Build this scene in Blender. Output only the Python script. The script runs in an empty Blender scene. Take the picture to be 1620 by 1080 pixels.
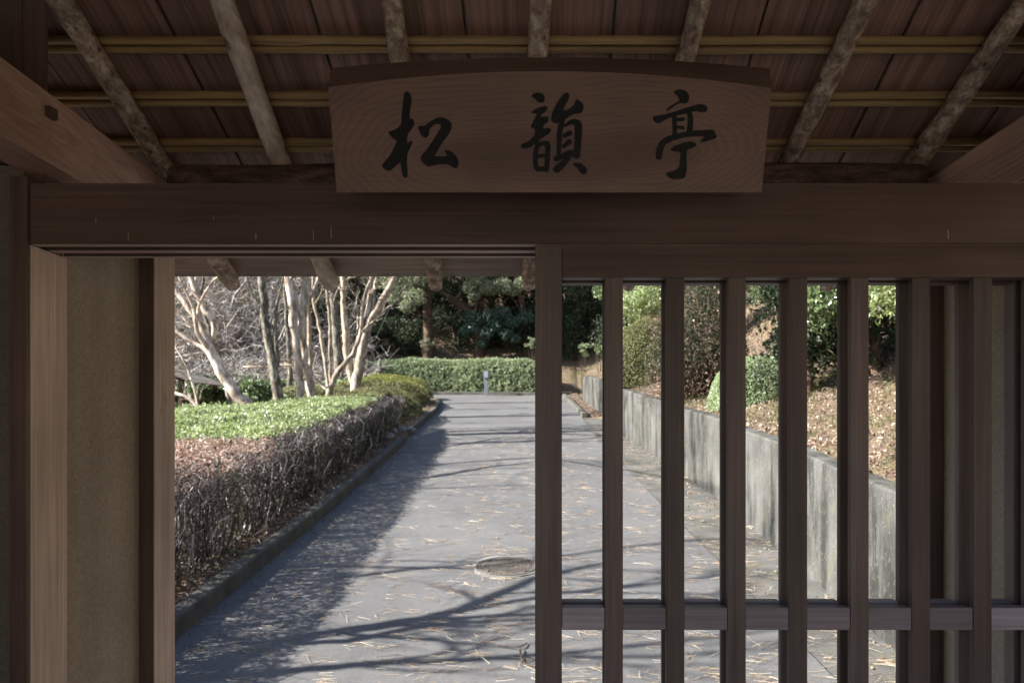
import bpy, bmesh, math, random
import numpy as np
from mathutils import Vector, noise as mnoise
random.seed(7)
RNG = np.random.default_rng(11)
R = math.radians
SC = bpy.context.scene

# ------------------------------------------------------------------ camera, sky, sun, exposure
EYE = 1.5                     # camera height above the gate floor
F, PX, PY = 1100.0, 862.0, 685.0     # focal length and principal point of the shifted lens, in photo pixels
cam_d = bpy.data.cameras.new('camera'); cam = bpy.data.objects.new('camera', cam_d)
SC.collection.objects.link(cam); SC.camera = cam
cam.location = (0, 0, EYE); cam.rotation_euler = (R(90), 0, 0)
cam_d.sensor_width = 36; cam_d.lens = 36 * F / 1620
cam_d.shift_x = (810 - PX) / 1620; cam_d.shift_y = (PY - 540) / 1620
cam_d.clip_start = 0.05; cam_d.clip_end = 400
cam_d.dof.use_dof = True; cam_d.dof.focus_distance = 1.55; cam_d.dof.aperture_fstop = 7.1

SUN_EL = 34.0
az = np.array([0.97, 0.22]); az /= np.hypot(*az)          # horizontal heading of the light
LD = np.array([az[0] * math.cos(R(SUN_EL)), az[1] * math.cos(R(SUN_EL)), -math.sin(R(SUN_EL))])
world = bpy.data.worlds.new('World'); SC.world = world; world.use_nodes = True
wn = world.node_tree.nodes; wl = world.node_tree.links
bg = wn['Background']; sky = wn.new('ShaderNodeTexSky'); sky.sky_type = 'NISHITA'; sky.sun_disc = False
sky.sun_elevation = R(SUN_EL); sky.sun_rotation = math.atan2(-az[0], -az[1]); sky.altitude = 40
wl.new(sky.outputs[0], bg.inputs[0]); bg.inputs[1].default_value = 0.07
sun_d = bpy.data.lights.new('sun', 'SUN'); sun_d.energy = 5.0; sun_d.angle = R(0.53); sun_d.color = (1.0, 0.95, 0.87)
sun = bpy.data.objects.new('sun', sun_d); SC.collection.objects.link(sun)
sun.rotation_euler = Vector(LD).to_track_quat('-Z', 'Y').to_euler()
SC.view_settings.view_transform = 'Standard'; SC.view_settings.look = 'None'
SC.view_settings.gamma = 1; SC.view_settings.use_curve_mapping = False
SC.view_settings.exposure = 1.95
SC.cycles.max_bounces = 10; SC.cycles.diffuse_bounces = 6; SC.cycles.transmission_bounces = 6

# ------------------------------------------------------------------ helpers
def P(px, py, Y):             # the point at depth Y that lies on the sight line of a photo pixel
    return np.array([(px - PX) / F * Y, Y, EYE + (PY - py) / F * Y])

def link(o, parent=None):
    SC.collection.objects.link(o)
    if parent is not None: o.parent = parent
    return o

def tag(o, label=None, cat=None, group=None, kind=None):
    for k, v in (('label', label), ('category', cat), ('group', group), ('kind', kind)):
        if v: o[k] = v
    return o

def thing(name, label, cat, group=None, loc=(0, 0, 0)):
    o = bpy.data.objects.new(name, None); o.location = loc; o.empty_display_size = .1
    link(o); return tag(o, label, cat, group)

def setp(o, parent):          # parent without moving
    o.parent = parent
    if parent is not None:
        l = Vector(parent.location)
        q = parent.parent
        while q is not None: l += Vector(q.location); q = q.parent
        if parent.type == 'EMPTY' : o.location = Vector(o.location) - l

def mesh_obj(name, V, Fq, mat, parent=None, smooth=False, mats=None, midx=None):
    V = np.asarray(V, dtype=np.float32).reshape(-1, 3); Fq = np.asarray(Fq, dtype=np.int32)
    me = bpy.data.meshes.new(name); n, k = Fq.shape
    me.vertices.add(len(V)); me.vertices.foreach_set('co', V.ravel())
    me.loops.add(n * k); me.loops.foreach_set('vertex_index', Fq.ravel())
    me.polygons.add(n); me.polygons.foreach_set('loop_start', np.arange(0, n * k, k, dtype=np.int32))
    me.polygons.foreach_set('loop_total', np.full(n, k, dtype=np.int32))
    me.polygons.foreach_set('use_smooth', np.full(n, bool(smooth)))
    for m in (mats or [mat]): me.materials.append(m)
    if midx is not None: me.polygons.foreach_set('material_index', np.asarray(midx, dtype=np.int32))
    me.update(calc_edges=True)
    o = bpy.data.objects.new(name, me); link(o); setp(o, parent); return o

def bm_obj(name, bm, mat, parent=None, smooth=False):
    me = bpy.data.meshes.new(name); bm.normal_update(); bm.to_mesh(me); bm.free(); me.materials.append(mat)
    if smooth:
        for p in me.polygons: p.use_smooth = True
    o = bpy.data.objects.new(name, me); link(o); setp(o, parent); return o

def add_box(bm, x0, x1, y0, y1, z0, z1, bev=0.0):
    vs = [bm.verts.new((x, y, z)) for x in (x0, x1) for y in (y0, y1) for z in (z0, z1)]
    fs = [(0, 1, 3, 2), (4, 6, 7, 5), (0, 4, 5, 1), (2, 3, 7, 6), (0, 2, 6, 4), (1, 5, 7, 3)]
    nf = [bm.faces.new([vs[i] for i in f]) for f in fs]
    if bev > 0:
        es = list({e for f in nf for e in f.edges})
        bmesh.ops.bevel(bm, geom=es, offset=bev, segments=2, profile=.6, affect='EDGES')

def box(name, x0, x1, y0, y1, z0, z1, mat, parent=None, bev=0.0015):
    bm = bmesh.new(); add_box(bm, x0, x1, y0, y1, z0, z1, bev); return bm_obj(name, bm, mat, parent)

class Geo:
    def __init__(s): s.V = []; s.Q = []; s.n = 0
    def add(s, V, Q):
        V = np.asarray(V, float).reshape(-1, 3); Q = np.asarray(Q, int).reshape(-1, 4)
        s.V.append(V); s.Q.append(Q + s.n); s.n += len(V)
    def tube(s, pts, rad, n=8, cap=True, rough=0.0):
        pts = np.asarray(pts, float); rad = np.asarray(rad, float); m = len(pts)
        T = np.gradient(pts, axis=0); T /= np.linalg.norm(T, axis=1)[:, None] + 1e-9
        ref = np.array([0, 0, 1.0]) if abs(T[:, 2]).mean() < .8 else np.array([1.0, 0, 0])
        A = np.cross(T, ref); A /= np.linalg.norm(A, axis=1)[:, None] + 1e-9
        B = np.cross(T, A)
        th = np.linspace(0, 2 * math.pi, n, endpoint=False)
        rr = rad[:, None] * np.ones(n)
        if rough > 0: rr = rr * (1 + rough * RNG.normal(size=(m, n)))
        V = pts[:, None, :] + rr[..., None] * (np.cos(th)[None, :, None] * A[:, None, :] + np.sin(th)[None, :, None] * B[:, None, :])
        i = np.arange(m - 1)[:, None]; j = np.arange(n)[None, :]; j2 = (j + 1) % n
        Q = np.stack([i * n + j, i * n + j2, (i + 1) * n + j2, (i + 1) * n + j], -1).reshape(-1, 4)
        V = V.reshape(-1, 3)
        if cap and n % 2 == 0:
            Q = list(Q)
            for b in (0, (m - 1) * n):
                for k in range(1, n // 2):
                    Q.append([b + k - 1 if k > 1 else b, b + k, b + n - 1 - k, b + n - k if k > 1 else b + n - 1])
            Q = np.array(Q)
        s.add(V, Q)
    def obj(s, name, mat, parent=None, smooth=True):
        return mesh_obj(name, np.concatenate(s.V), np.concatenate(s.Q), mat, parent, smooth)

def twigs(P0, P1, r0, r1, bend=0.1):
    """many thin three-sided two-segment twigs at once"""
    P0 = np.asarray(P0, float); P1 = np.asarray(P1, float); N = len(P0)
    L = np.linalg.norm(P1 - P0, axis=1)[:, None]
    M = (P0 + P1) / 2 + RNG.normal(size=(N, 3)) * L * bend
    T = (P1 - P0) / (L + 1e-9)
    ref = RNG.normal(size=(N, 3)); A = np.cross(T, ref); A /= np.linalg.norm(A, axis=1)[:, None] + 1e-9; B = np.cross(T, A)
    r0 = np.broadcast_to(np.asarray(r0, float), (N,)); r1 = np.broadcast_to(np.asarray(r1, float), (N,))
    rings = []
    for C, r in ((P0, r0), (M, (r0 + r1) / 2), (P1, r1)):
        for k in range(3):
            a = 2 * math.pi * k / 3
            rings.append(C + r[:, None] * (math.cos(a) * A + math.sin(a) * B))
    V = np.stack(rings, 1).reshape(-1, 3)
    q = []
    for s in range(2):
        for k in range(3):
            k2 = (k + 1) % 3; q.append([s * 3 + k, s * 3 + k2, s * 3 + 3 + k2, s * 3 + 3 + k])
    Q = (np.array(q)[None] + (np.arange(N) * 9)[:, None, None]).reshape(-1, 4)
    return V, Q

def leaves(C, size, up=0.4, aspect=0.5, fold=0.25, nrm=None, droop=0.0):
    """one folded diamond per centre"""
    C = np.asarray(C, float); N = len(C)
    n = RNG.normal(size=(N, 3)); n /= np.linalg.norm(n, axis=1)[:, None]
    if nrm is not None: n = n * (1 - up) + nrm * up
    else: n[:, 2] = n[:, 2] * (1 - up) + up
    n /= np.linalg.norm(n, axis=1)[:, None] + 1e-9
    t = np.cross(n, RNG.normal(size=(N, 3))); t[:, 2] -= droop; t -= n * np.sum(t * n, 1)[:, None]
    t /= np.linalg.norm(t, axis=1)[:, None] + 1e-9
    b = np.cross(n, t)
    s = np.broadcast_to(np.asarray(size, float), (N,)) * RNG.uniform(.65, 1.3, N); s = s[:, None] * .5
    V = np.stack([C - t * s, C + b * s * aspect + n * s * fold, C + t * s, C - b * s * aspect + n * s * fold], 1).reshape(-1, 3)
    Q = np.arange(N * 4).reshape(-1, 4)
    return V, Q

def merge(*vq):
    Vs, Qs, n = [], [], 0
    for V, Q in vq: Vs.append(V); Qs.append(Q + n); n += len(V)
    return np.concatenate(Vs), np.concatenate(Qs)

# ------------------------------------------------------------------ materials
def srgb(r, g, b):
    f = lambda c: (c / 255 / 12.92) if c / 255 <= .04045 else ((c / 255 + .055) / 1.055) ** 2.4
    return (f(r), f(g), f(b), 1)
class Mat:
    def __init__(s, name, rough=.6, spec=.3):
        s.m = bpy.data.materials.new(name); s.m.use_nodes = True; s.t = s.m.node_tree; s.n = s.t.nodes
        s.b = s.n['Principled BSDF']; s.b.inputs['Roughness'].default_value = rough
        s.b.inputs['Specular IOR Level'].default_value = spec
    def new(s, t, **kw):
        x = s.n.new(t)
        for k, v in kw.items():
            if hasattr(x, k) and k not in x.inputs: setattr(x, k, v)
            else: x.inputs[k].default_value = v
        return x
    def l(s, a, b): s.t.links.new(a, b)
    def coord(s, scale=(1, 1, 1), rnd=0.0, rot=(0, 0, 0)):
        tc = s.new('ShaderNodeTexCoord'); mp = s.new('ShaderNodeMapping'); mp.inputs['Scale'].default_value = scale
        mp.inputs['Rotation'].default_value = rot
        s.l(tc.outputs['Object'], mp.inputs['Vector']); out = mp.outputs[0]
        if rnd:
            oi = s.new('ShaderNodeObjectInfo'); mu = s.new('ShaderNodeMath', operation='MULTIPLY'); mu.inputs[1].default_value = rnd
            s.l(oi.outputs['Random'], mu.inputs[0]); ad = s.new('ShaderNodeVectorMath', operation='ADD')
            s.l(out, ad.inputs[0]); s.l(mu.outputs[0], ad.inputs[1]); out = ad.outputs[0]
        return out
    def noise(s, vec, scale, detail=4, rough=.55, dist=0):
        x = s.new('ShaderNodeTexNoise'); x.inputs['Scale'].default_value = scale; x.inputs['Detail'].default_value = detail
        x.inputs['Roughness'].default_value = rough; x.inputs['Distortion'].default_value = dist
        s.l(vec, x.inputs['Vector']); return x.outputs['Fac']
    def ramp(s, fac, stops):
        x = s.new('ShaderNodeValToRGB'); e = x.color_ramp.elements
        while len(e) < len(stops): e.new(.5)
        for k, (p, c) in enumerate(stops): e[k].position = p; e[k].color = c if len(c) == 4 else (*c, 1)
        s.l(fac, x.inputs[0]); return x.outputs[0]
    def mix(s, fac, a, b, mode='MIX'):
        x = s.new('ShaderNodeMix', data_type='RGBA', blend_type=mode)
        for sock, v in ((x.inputs[0], fac), (x.inputs[6], a), (x.inputs[7], b)):
            if hasattr(v, 'links'): s.l(v, sock)
            else: sock.default_value = v
        return x.outputs[2]
    def base(s, c):
        if hasattr(c, 'links'): s.l(c, s.b.inputs['Base Color'])
        else: s.b.inputs['Base Color'].default_value = c
    def bump(s, h, strength=.3, dist=.002):
        x = s.new('ShaderNodeBump'); x.inputs['Strength'].default_value = strength; x.inputs['Distance'].default_value = dist
        s.l(h, x.inputs['Height']); s.l(x.outputs[0], s.b.inputs['Normal'])
def g(v): return (v, v, v, 1)

def wood(name, dark, light, axis, cath=0.0, rough=.55, contrast=.5, knots=0.0, rot=(0, 0, 0), bumps=.35, streak=0.0):
    m = Mat(name, rough, .35)
    sc = {'X': (.9, 14, 14), 'Y': (14, .9, 14), 'Z': (14, 14, .9), 'R': (14, .9, .9)}[axis]
    fi = {'X': (3, 160, 160), 'Y': (160, 3, 160), 'Z': (160, 160, 3), 'R': (160, 3, 3)}[axis]
    v1 = m.coord(sc, 31.0, rot); v2 = m.coord(fi, 17.0, rot); v3 = m.coord((2.2, 2.2, 2.2), 9.0)
    n1 = m.noise(v1, 1.0, 5, .6, .6); n2 = m.noise(v2, 1.0, 3, .6); n3 = m.noise(v3, 1.0, 3)
    c = m.ramp(n1, [(.5 - contrast * .35, dark), (.5 + contrast * .35, light)])
    c = m.mix(.55, c, m.ramp(n2, [(.3, g(.55)), (.7, g(1.25))]), 'MULTIPLY')
    c = m.mix(.75, c, m.ramp(n3, [(.3, g(.62)), (.7, g(1.22))]), 'MULTIPLY')
    oi = m.new('ShaderNodeObjectInfo')
    c = m.mix(1.0, c, m.ramp(oi.outputs['Random'], [(0, (.78, .76, .76, 1)), (1, (1.14, 1.15, 1.15, 1))]), 'MULTIPLY')
    h = n2
    if streak:
        ss = {'X': (.5, 55, 55), 'Y': (55, .5, 55), 'Z': (55, 55, .5), 'R': (60, .6, .6)}[axis]
        c = m.mix(streak, c, m.ramp(m.noise(m.coord(ss, 41.0, rot), 1.0, 2, .5, .15), [(.34, g(.45)), (.46, g(1.0)), (.7, g(1.2))]), 'MULTIPLY')
    if cath:
        cs = {'X': (.35, 6, 6), 'Y': (9, .16, 9), 'Z': (6, 6, .35), 'R': (7, .3, .3)}[axis]
        v4 = m.coord(cs, 23.0, rot)
        d = m.new('ShaderNodeTexNoise'); d.inputs['Scale'].default_value = .55; d.inputs['Detail'].default_value = 1.0
        m.l(v4, d.inputs['Vector'])
        mu = m.new('ShaderNodeMath', operation='MULTIPLY'); mu.inputs[1].default_value = 46.0; m.l(d.outputs['Fac'], mu.inputs[0])
        fr = m.new('ShaderNodeMath', operation='FRACT'); m.l(mu.outputs[0], fr.inputs[0])
        c = m.mix(cath, c, m.ramp(fr.outputs[0], [(0, g(1.12)), (.6, g(.95)), (.88, g(.5)), (.97, g(.55)), (1, g(1.1))]), 'MULTIPLY')
    if knots:
        vk = m.new('ShaderNodeTexVoronoi'); vk.inputs['Scale'].default_value = 1.0
        ks = {'X': (2, 9, 9), 'Y': (9, 2, 9), 'Z': (9, 9, 2.6)}[axis]; m.l(m.coord(ks, 5.0), vk.inputs['Vector'])
        vb = m.noise(m.coord((60, 60, 30)), 1.0, 2)
        ad = m.new('ShaderNodeMath', operation='ADD'); m.l(vk.outputs['Distance'], ad.inputs[0])
        m2 = m.new('ShaderNodeMath', operation='MULTIPLY'); m2.inputs[1].default_value = .35; m.l(vb, m2.inputs[0]); m.l(m2.outputs[0], ad.inputs[1])
        c = m.mix(knots, c, m.ramp(ad.outputs[0], [(.22, (.33, .25, .2, 1)), (.34, g(1.0))]), 'MULTIPLY')
    m.base(c); m.bump(h, bumps, .0012); return m.m

M = {}
M['lintel'] = wood('dark_planed_cedar', (0.093, 0.057, 0.048, 1), (0.147, 0.095, 0.081, 1), 'X', rough=.5)
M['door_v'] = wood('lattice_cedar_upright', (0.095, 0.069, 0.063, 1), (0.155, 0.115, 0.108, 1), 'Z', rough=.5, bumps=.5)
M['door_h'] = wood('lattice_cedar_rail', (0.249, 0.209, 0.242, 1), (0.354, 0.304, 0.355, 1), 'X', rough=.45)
M['post'] = wood('pale_cedar_post', (0.570, 0.435, 0.352, 1), (0.780, 0.630, 0.525, 1), 'Z', knots=.7, contrast=.8)
M['post_dark'] = wood('dark_cedar_post', (0.098, 0.060, 0.051, 1), (0.149, 0.098, 0.083, 1), 'Z')
M['beam'] = wood('tie_beam_cedar', (0.406, 0.256, 0.208, 1), (0.541, 0.369, 0.301, 1), 'Y', cath=.18)
M['track'] = wood('underside_bounce_and_scratch_wood', (0.442, 0.299, 0.247, 1), (0.598, 0.429, 0.364, 1), 'X')  # paler lintel underside, standing for light bounced up; also the scratches
M['beam_end'] = wood('upper_post_cedar', (.10, .06, .048, 1), (.16, .10, .08, 1), 'Z')
M['post_red'] = wood('reddish_cedar_post', (.11, .055, .045, 1), (.16, .085, .07, 1), 'Z')
M['board'] = wood('roof_sheathing_cedar', (0.192, 0.108, 0.085, 1), (0.312, 0.192, 0.154, 1), 'R', cath=.4, rough=.6, streak=.5)
M['eave'] = wood('eave_board_cedar', (0.192, 0.128, 0.104, 1), (0.288, 0.208, 0.172, 1), 'X', cath=.3)
M['end'] = wood('peg_and_shaded_bevel_dark', (0.080, 0.048, 0.040, 1), (0.128, 0.080, 0.067, 1), 'X')

def sign_wood():
    m = Mat('plaque_zelkova', .5, .35)
    v = m.coord((1, 1, 1)); nz = m.noise(m.coord((2.2, 7, 7)), 1.0, 3); nz2 = m.noise(m.coord((3.0, 3, 3)), 1.0, 2)
    sep = m.new('ShaderNodeSeparateXYZ'); m.l(v, sep.inputs[0])
    def mth(op, a, b=None):
        x = m.new('ShaderNodeMath', operation=op)
        for k, q in enumerate((a, b)):
            if q is None: continue
            if hasattr(q, 'links'): m.l(q, x.inputs[k])
            else: x.inputs[k].default_value = q
        return x.outputs[0]
    dx = mth('SUBTRACT', sep.outputs[0], .02); dz = mth('SUBTRACT', sep.outputs[2], 2.0)
    q = mth('ADD', mth('POWER', mth('ABSOLUTE', mth('MULTIPLY', dx, 2.9)), 4.0), mth('POWER', mth('ABSOLUTE', mth('MULTIPLY', mth('ADD', dz, mth('MULTIPLY', nz2, .045)), 13.0)), 1.7))
    q = mth('POWER', q, .42)
    q = mth('ADD', q, mth('MULTIPLY', nz, .6))
    fr = mth('FRACT', mth('MULTIPLY', q, 14.0))
    heart = m.ramp(q, [(.35, (.115, .069, .058, 1)), (.75, (.135, .08, .066, 1)), (1.0, (.18, .112, .09, 1))])
    c = m.mix(.5, heart, m.ramp(fr, [(0, g(1.06)), (.5, g(1.0)), (.85, g(.66)), (1, g(1.03))]), 'MULTIPLY')
    n2 = m.noise(m.coord((6, 200, 260)), 1.0, 3)
    c = m.mix(.4, c, m.ramp(n2, [(.3, g(.7)), (.7, g(1.2))]), 'MULTIPLY')
    n3 = m.noise(m.coord((8, 8, 8)), 1.0, 4)
    c = m.mix(.5, c, m.ramp(n3, [(.3, g(.75)), (.7, g(1.15))]), 'MULTIPLY')
    m.base(c); m.bump(n2, .3, .0008); return m.m
M['sign'] = sign_wood()

def ink():
    m = Mat('carved_black_paint', .6, .25); n = m.noise(m.coord((1, 1, 1)), 220.0, 3)
    m.base(m.ramp(n, [(.35, (.004, .004, .0045, 1)), (.75, (.013, .014, .015, 1))])); m.bump(n, .8, .0015); return m.m
M['ink'] = ink()

def bark_mat(name, dark, mid, pale, scale=22, patch=.5, stretch=.35, b=.6, rough=.75, knots=0.0, axis='Z'):
    m = Mat(name, rough, .2)
    st = {'Z': (1, 1, stretch), 'Y': (1, stretch, 1), 'X': (stretch, 1, 1)}[axis]
    v = m.coord(st, 13.0)
    n1 = m.noise(v, scale, 6, .65, .4); n2 = m.noise(v, scale * .32, 4, .6); n3 = m.noise(v, scale * 5, 3, .6)
    c = m.ramp(n1, [(.36, dark), (.5, mid), (.64, pale)])
    c = m.mix(.8, c, m.ramp(n2, [(patch - .12, g(.55)), (patch + .12, g(1.2))]), 'MULTIPLY')
    c = m.mix(.6, c, m.ramp(n3, [(.3, g(.6)), (.7, g(1.25))]), 'MULTIPLY')
    if knots:
        vk = m.new('ShaderNodeTexVoronoi'); vk.inputs['Scale'].default_value = knots; m.l(m.coord((1, .8, 1), 3.0), vk.inputs['Vector'])
        c = m.mix(.75, c, m.ramp(vk.outputs['Distance'], [(.08, (.10, .07, .06, 1)), (.16, g(1.0))]), 'MULTIPLY')
    m.base(c); m.bump(n3, b, .003); return m.m
M['rafter'] = bark_mat('lichened_bark_rafter', (.20, .135, .105, 1), (.36, .27, .21, 1), (.56, .48, .40, 1), 60, axis='Y', stretch=.6, b=.6, knots=24)
M['rafter_bare'] = bark_mat('peeled_rafter', (0.382, 0.292, 0.235, 1), (0.516, 0.427, 0.359, 1), (0.651, 0.561, 0.483, 1), 22, axis='Y', stretch=.15, b=.35, knots=9)
M['purlin'] = bark_mat('log_purlin_bark', (0.060, 0.037, 0.031, 1), (0.128, 0.082, 0.065, 1), (0.204, 0.136, 0.111, 1), 40, axis='X', stretch=.3)
def bamboo():
    m = Mat('aged_bamboo', .4, .4)
    v = m.coord((3, 90, 90), 7.0); n = m.noise(v, 1.0, 4)
    c = m.ramp(n, [(.3, (.20, .13, .055, 1)), (.7, (.38, .26, .12, 1))])
    n2 = m.noise(m.coord((4, 4, 4), 3), 1.0, 2); c = m.mix(.6, c, m.ramp(n2, [(.35, g(.65)), (.65, g(1.15))]), 'MULTIPLY')
    m.base(c); m.bump(n, .2, .0005); return m.m
M['bamboo'] = bamboo()
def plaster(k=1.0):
    m = Mat('sandy_clay_plaster' if k == 1 else 'shaded_clay_plaster', .95, .1)
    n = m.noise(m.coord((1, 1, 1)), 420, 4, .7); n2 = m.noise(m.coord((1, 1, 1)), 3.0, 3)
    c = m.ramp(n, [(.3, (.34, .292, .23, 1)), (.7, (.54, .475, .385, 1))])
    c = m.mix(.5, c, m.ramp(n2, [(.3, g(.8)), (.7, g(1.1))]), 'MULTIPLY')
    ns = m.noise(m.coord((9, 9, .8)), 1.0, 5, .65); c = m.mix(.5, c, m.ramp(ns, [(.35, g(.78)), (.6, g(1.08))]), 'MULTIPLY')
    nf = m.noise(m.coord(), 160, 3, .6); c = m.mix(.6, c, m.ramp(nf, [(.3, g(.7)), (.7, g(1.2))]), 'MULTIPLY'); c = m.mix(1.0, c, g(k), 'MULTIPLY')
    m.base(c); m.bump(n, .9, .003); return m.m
M['plaster'] = plaster(); M['plaster_shaded'] = plaster(.42)  # second copy darkened to stand for shade on the front wing walls
def asphalt():
    m = Mat('old_asphalt', .85, .25)
    n = m.noise(m.coord(), 170, 5, .75); n2 = m.noise(m.coord((1, 1, 1)), .9, 5, .6); n3 = m.noise(m.coord(), 18, 4, .6)
    vo = m.new('ShaderNodeTexVoronoi'); vo.inputs['Scale'].default_value = 95; m.l(m.coord(), vo.inputs['Vector'])
    c = m.ramp(n, [(.32, (.058, .059, .061, 1)), (.5, (.111, .111, .113, 1)), (.7, (.205, .203, .199, 1))])
    c = m.mix(.75, c, m.ramp(n2, [(.3, (.72, .72, .73, 1)), (.7, (1.16, 1.15, 1.13, 1))]), 'MULTIPLY')
    c = m.mix(.5, c, m.ramp(n3, [(.3, g(.8)), (.7, g(1.15))]), 'MULTIPLY')
    c = m.mix(m.ramp(vo.outputs['Distance'], [(.12, g(.55)), (.2, g(0))]), c, (.25, .245, .235, 1))
    m.base(c); m.bump(n, .6, .006); return m.m
M['asphalt'] = asphalt()
def concrete(name, lo, hi, stain=False, green=.3, sc=1.0):
    m = Mat(name, .9, .2)
    n = m.noise(m.coord(), 60 * sc, 5, .7); n2 = m.noise(m.coord(), 2.3 * sc, 5, .6)
    c = m.ramp(n, [(.3, lo), (.7, hi)])
    c = m.mix(.8, c, m.ramp(n2, [(.35, g(.58)), (.65, g(1.25))]), 'MULTIPLY')
    if stain:
        nv = m.noise(m.coord((3.6, 3.6, .5)), 1.0, 6, .7); c = m.mix(.9, c, m.ramp(nv, [(.41, g(.28)), (.50, g(.9)), (.72, g(1.35))]), 'MULTIPLY')
        nl = m.noise(m.coord((5, 5, 3)), 9.0, 5, .75); c = m.mix(m.ramp(nl, [(.60, g(0)), (.66, g(.6))]), c, (.26, .265, .25, 1))
        nb = m.noise(m.coord((3, 3, 1.2)), 4.0, 4, .7); c = m.mix(m.ramp(nb, [(.58, g(0)), (.72, g(.7))]), c, (.05, .05, .038, 1))
    ng = m.noise(m.coord(), 5.5, 4, .6); c = m.mix(m.ramp(ng, [(.52, g(0)), (.75, g(green))]), c, (.13, .135, .06, 1))
    m.base(c); m.bump(n, .6, .008); return m.m
M['wall'] = concrete('weathered_wall_concrete', (0.063, 0.063, 0.060, 1), (0.112, 0.111, 0.106, 1), True, .3)
M['kerb'] = concrete('mossy_kerb_concrete', (0.060, 0.059, 0.053, 1), (0.131, 0.127, 0.117, 1), False, .7, 1.5)
M['gutter'] = concrete('worn_verge_concrete', (0.075, 0.073, 0.070, 1), (0.122, 0.119, 0.113, 1), False, .35)
M['collar'] = concrete('manhole_collar_concrete', (.14, .137, .125, 1), (.22, .215, .2, 1), False, .3, 1)
M['bounce_ground'] = concrete('pale_bounce_ground', (0.255, 0.240, 0.212, 1), (0.368, 0.346, 0.311, 1), False, .1)
M['rock'] = concrete('pale_rock', (0.177, 0.177, 0.170, 1), (0.354, 0.354, 0.339, 1), False, .2, .6)
M['iron'] = concrete('rusty_cast_iron', (.075, .066, .058, 1), (.15, .132, .118, 1), False, .1, 3)
def soil():
    m = Mat('leaf_strewn_soil', .95, .1)
    vo = m.new('ShaderNodeTexVoronoi'); vo.inputs['Scale'].default_value = 16; m.l(m.coord(), vo.inputs['Vector'])
    n = m.noise(m.coord(), 1.1, 5, .6); n2 = m.noise(m.coord(), 30, 5, .7)
    c = m.mix(.25, m.ramp(n2, [(.3, (.07, .05, .035, 1)), (.7, (.24, .18, .125, 1))]), vo.outputs['Color'], 'MULTIPLY')
    c = m.mix(m.ramp(n, [(.5, g(0)), (.68, g(.55))]), c, (.075, .09, .03, 1))
    m.base(c); m.bump(n2, .8, .03); return m.m
M['soil'] = soil()
def leafmat(name, c1, c2, c3=None, rough=.45, trans=.35, spec=.4):
    m = Mat(name, rough, spec); ge = m.new('ShaderNodeNewGeometry')
    n = m.noise(m.coord(), 1.6, 3)
    c = m.ramp(ge.outputs['Random Per Island'], [(0, c1), (.8, c2), (.97, c3 or c2)])
    c = m.mix(.6, c, m.ramp(n, [(.3, g(.65)), (.7, g(1.2))]), 'MULTIPLY')
    m.base(c)
    tr = m.new('ShaderNodeBsdfTranslucent'); m.l(c, tr.inputs[0]); mx = m.new('ShaderNodeMixShader'); mx.inputs[0].default_value = trans
    m.l(m.b.outputs[0], mx.inputs[1]); m.l(tr.outputs[0], mx.inputs[2])
    m.l(mx.outputs[0], m.n['Material Output'].inputs[0]); return m.m
M['leaf_bright'] = leafmat('fresh_hedge_leaf', (0.158, 0.230, 0.062, 1), (0.378, 0.440, 0.213, 1), (0.651, 0.660, 0.550, 1), .28, .45)
M['leaf_hedge'] = leafmat('clipped_hedge_leaf', (0.195, 0.260, 0.130, 1), (0.403, 0.481, 0.286, 1), (0.598, 0.637, 0.455, 1), .36, .45)
M['leaf_olive'] = leafmat('olive_hedge_leaf', (0.095, 0.106, 0.043, 1), (0.222, 0.229, 0.095, 1), (0.361, 0.307, 0.149, 1), .5, .35)
M['leaf_moss'] = leafmat('yellow_green_azalea_leaf', (0.145, 0.170, 0.030, 1), (0.306, 0.315, 0.078, 1), (0.357, 0.306, 0.153, 1), .6, .35)
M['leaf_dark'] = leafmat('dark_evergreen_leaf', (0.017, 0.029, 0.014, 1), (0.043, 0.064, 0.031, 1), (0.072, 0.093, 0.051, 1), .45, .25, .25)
M['leaf_mid'] = leafmat('glossy_camellia_leaf', (0.058, 0.097, 0.041, 1), (0.150, 0.207, 0.086, 1), (0.321, 0.367, 0.207, 1), .28, .35, .55)
M['leaf_blue'] = leafmat('large_bluish_leaf', (0.034, 0.072, 0.051, 1), (0.076, 0.128, 0.093, 1), (0.145, 0.212, 0.170, 1), .38, .25, .35)
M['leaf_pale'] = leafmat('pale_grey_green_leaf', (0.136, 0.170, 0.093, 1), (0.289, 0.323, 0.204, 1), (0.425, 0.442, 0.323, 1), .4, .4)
M['leaf_brown'] = leafmat('dry_brown_leaf', (.28, .16, .11, 1), (.60, .43, .34, 1), (.82, .72, .64, 1), .7, .25, .2)
M['litter'] = leafmat('fallen_oak_leaf', (0.104, 0.067, 0.045, 1), (0.303, 0.235, 0.179, 1), (0.479, 0.420, 0.359, 1), .7, .1, .25)
M['needle'] = leafmat('dry_pine_needle', (0.276, 0.168, 0.095, 1), (0.552, 0.447, 0.322, 1), (0.700, 0.614, 0.500, 1), .6, .1, .3)
M['grass'] = leafmat('tufted_grass', (0.051, 0.076, 0.021, 1), (0.153, 0.162, 0.060, 1), (0.289, 0.246, 0.128, 1), .6, .3, .3)
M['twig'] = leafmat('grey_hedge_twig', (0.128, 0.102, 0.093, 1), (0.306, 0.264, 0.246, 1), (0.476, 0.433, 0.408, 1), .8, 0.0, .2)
M['twig_far'] = leafmat('bare_brushwood_twig', (0.149, 0.128, 0.117, 1), (0.352, 0.322, 0.304, 1), (0.556, 0.537, 0.517, 1), .8, 0.0, .2)
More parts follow.
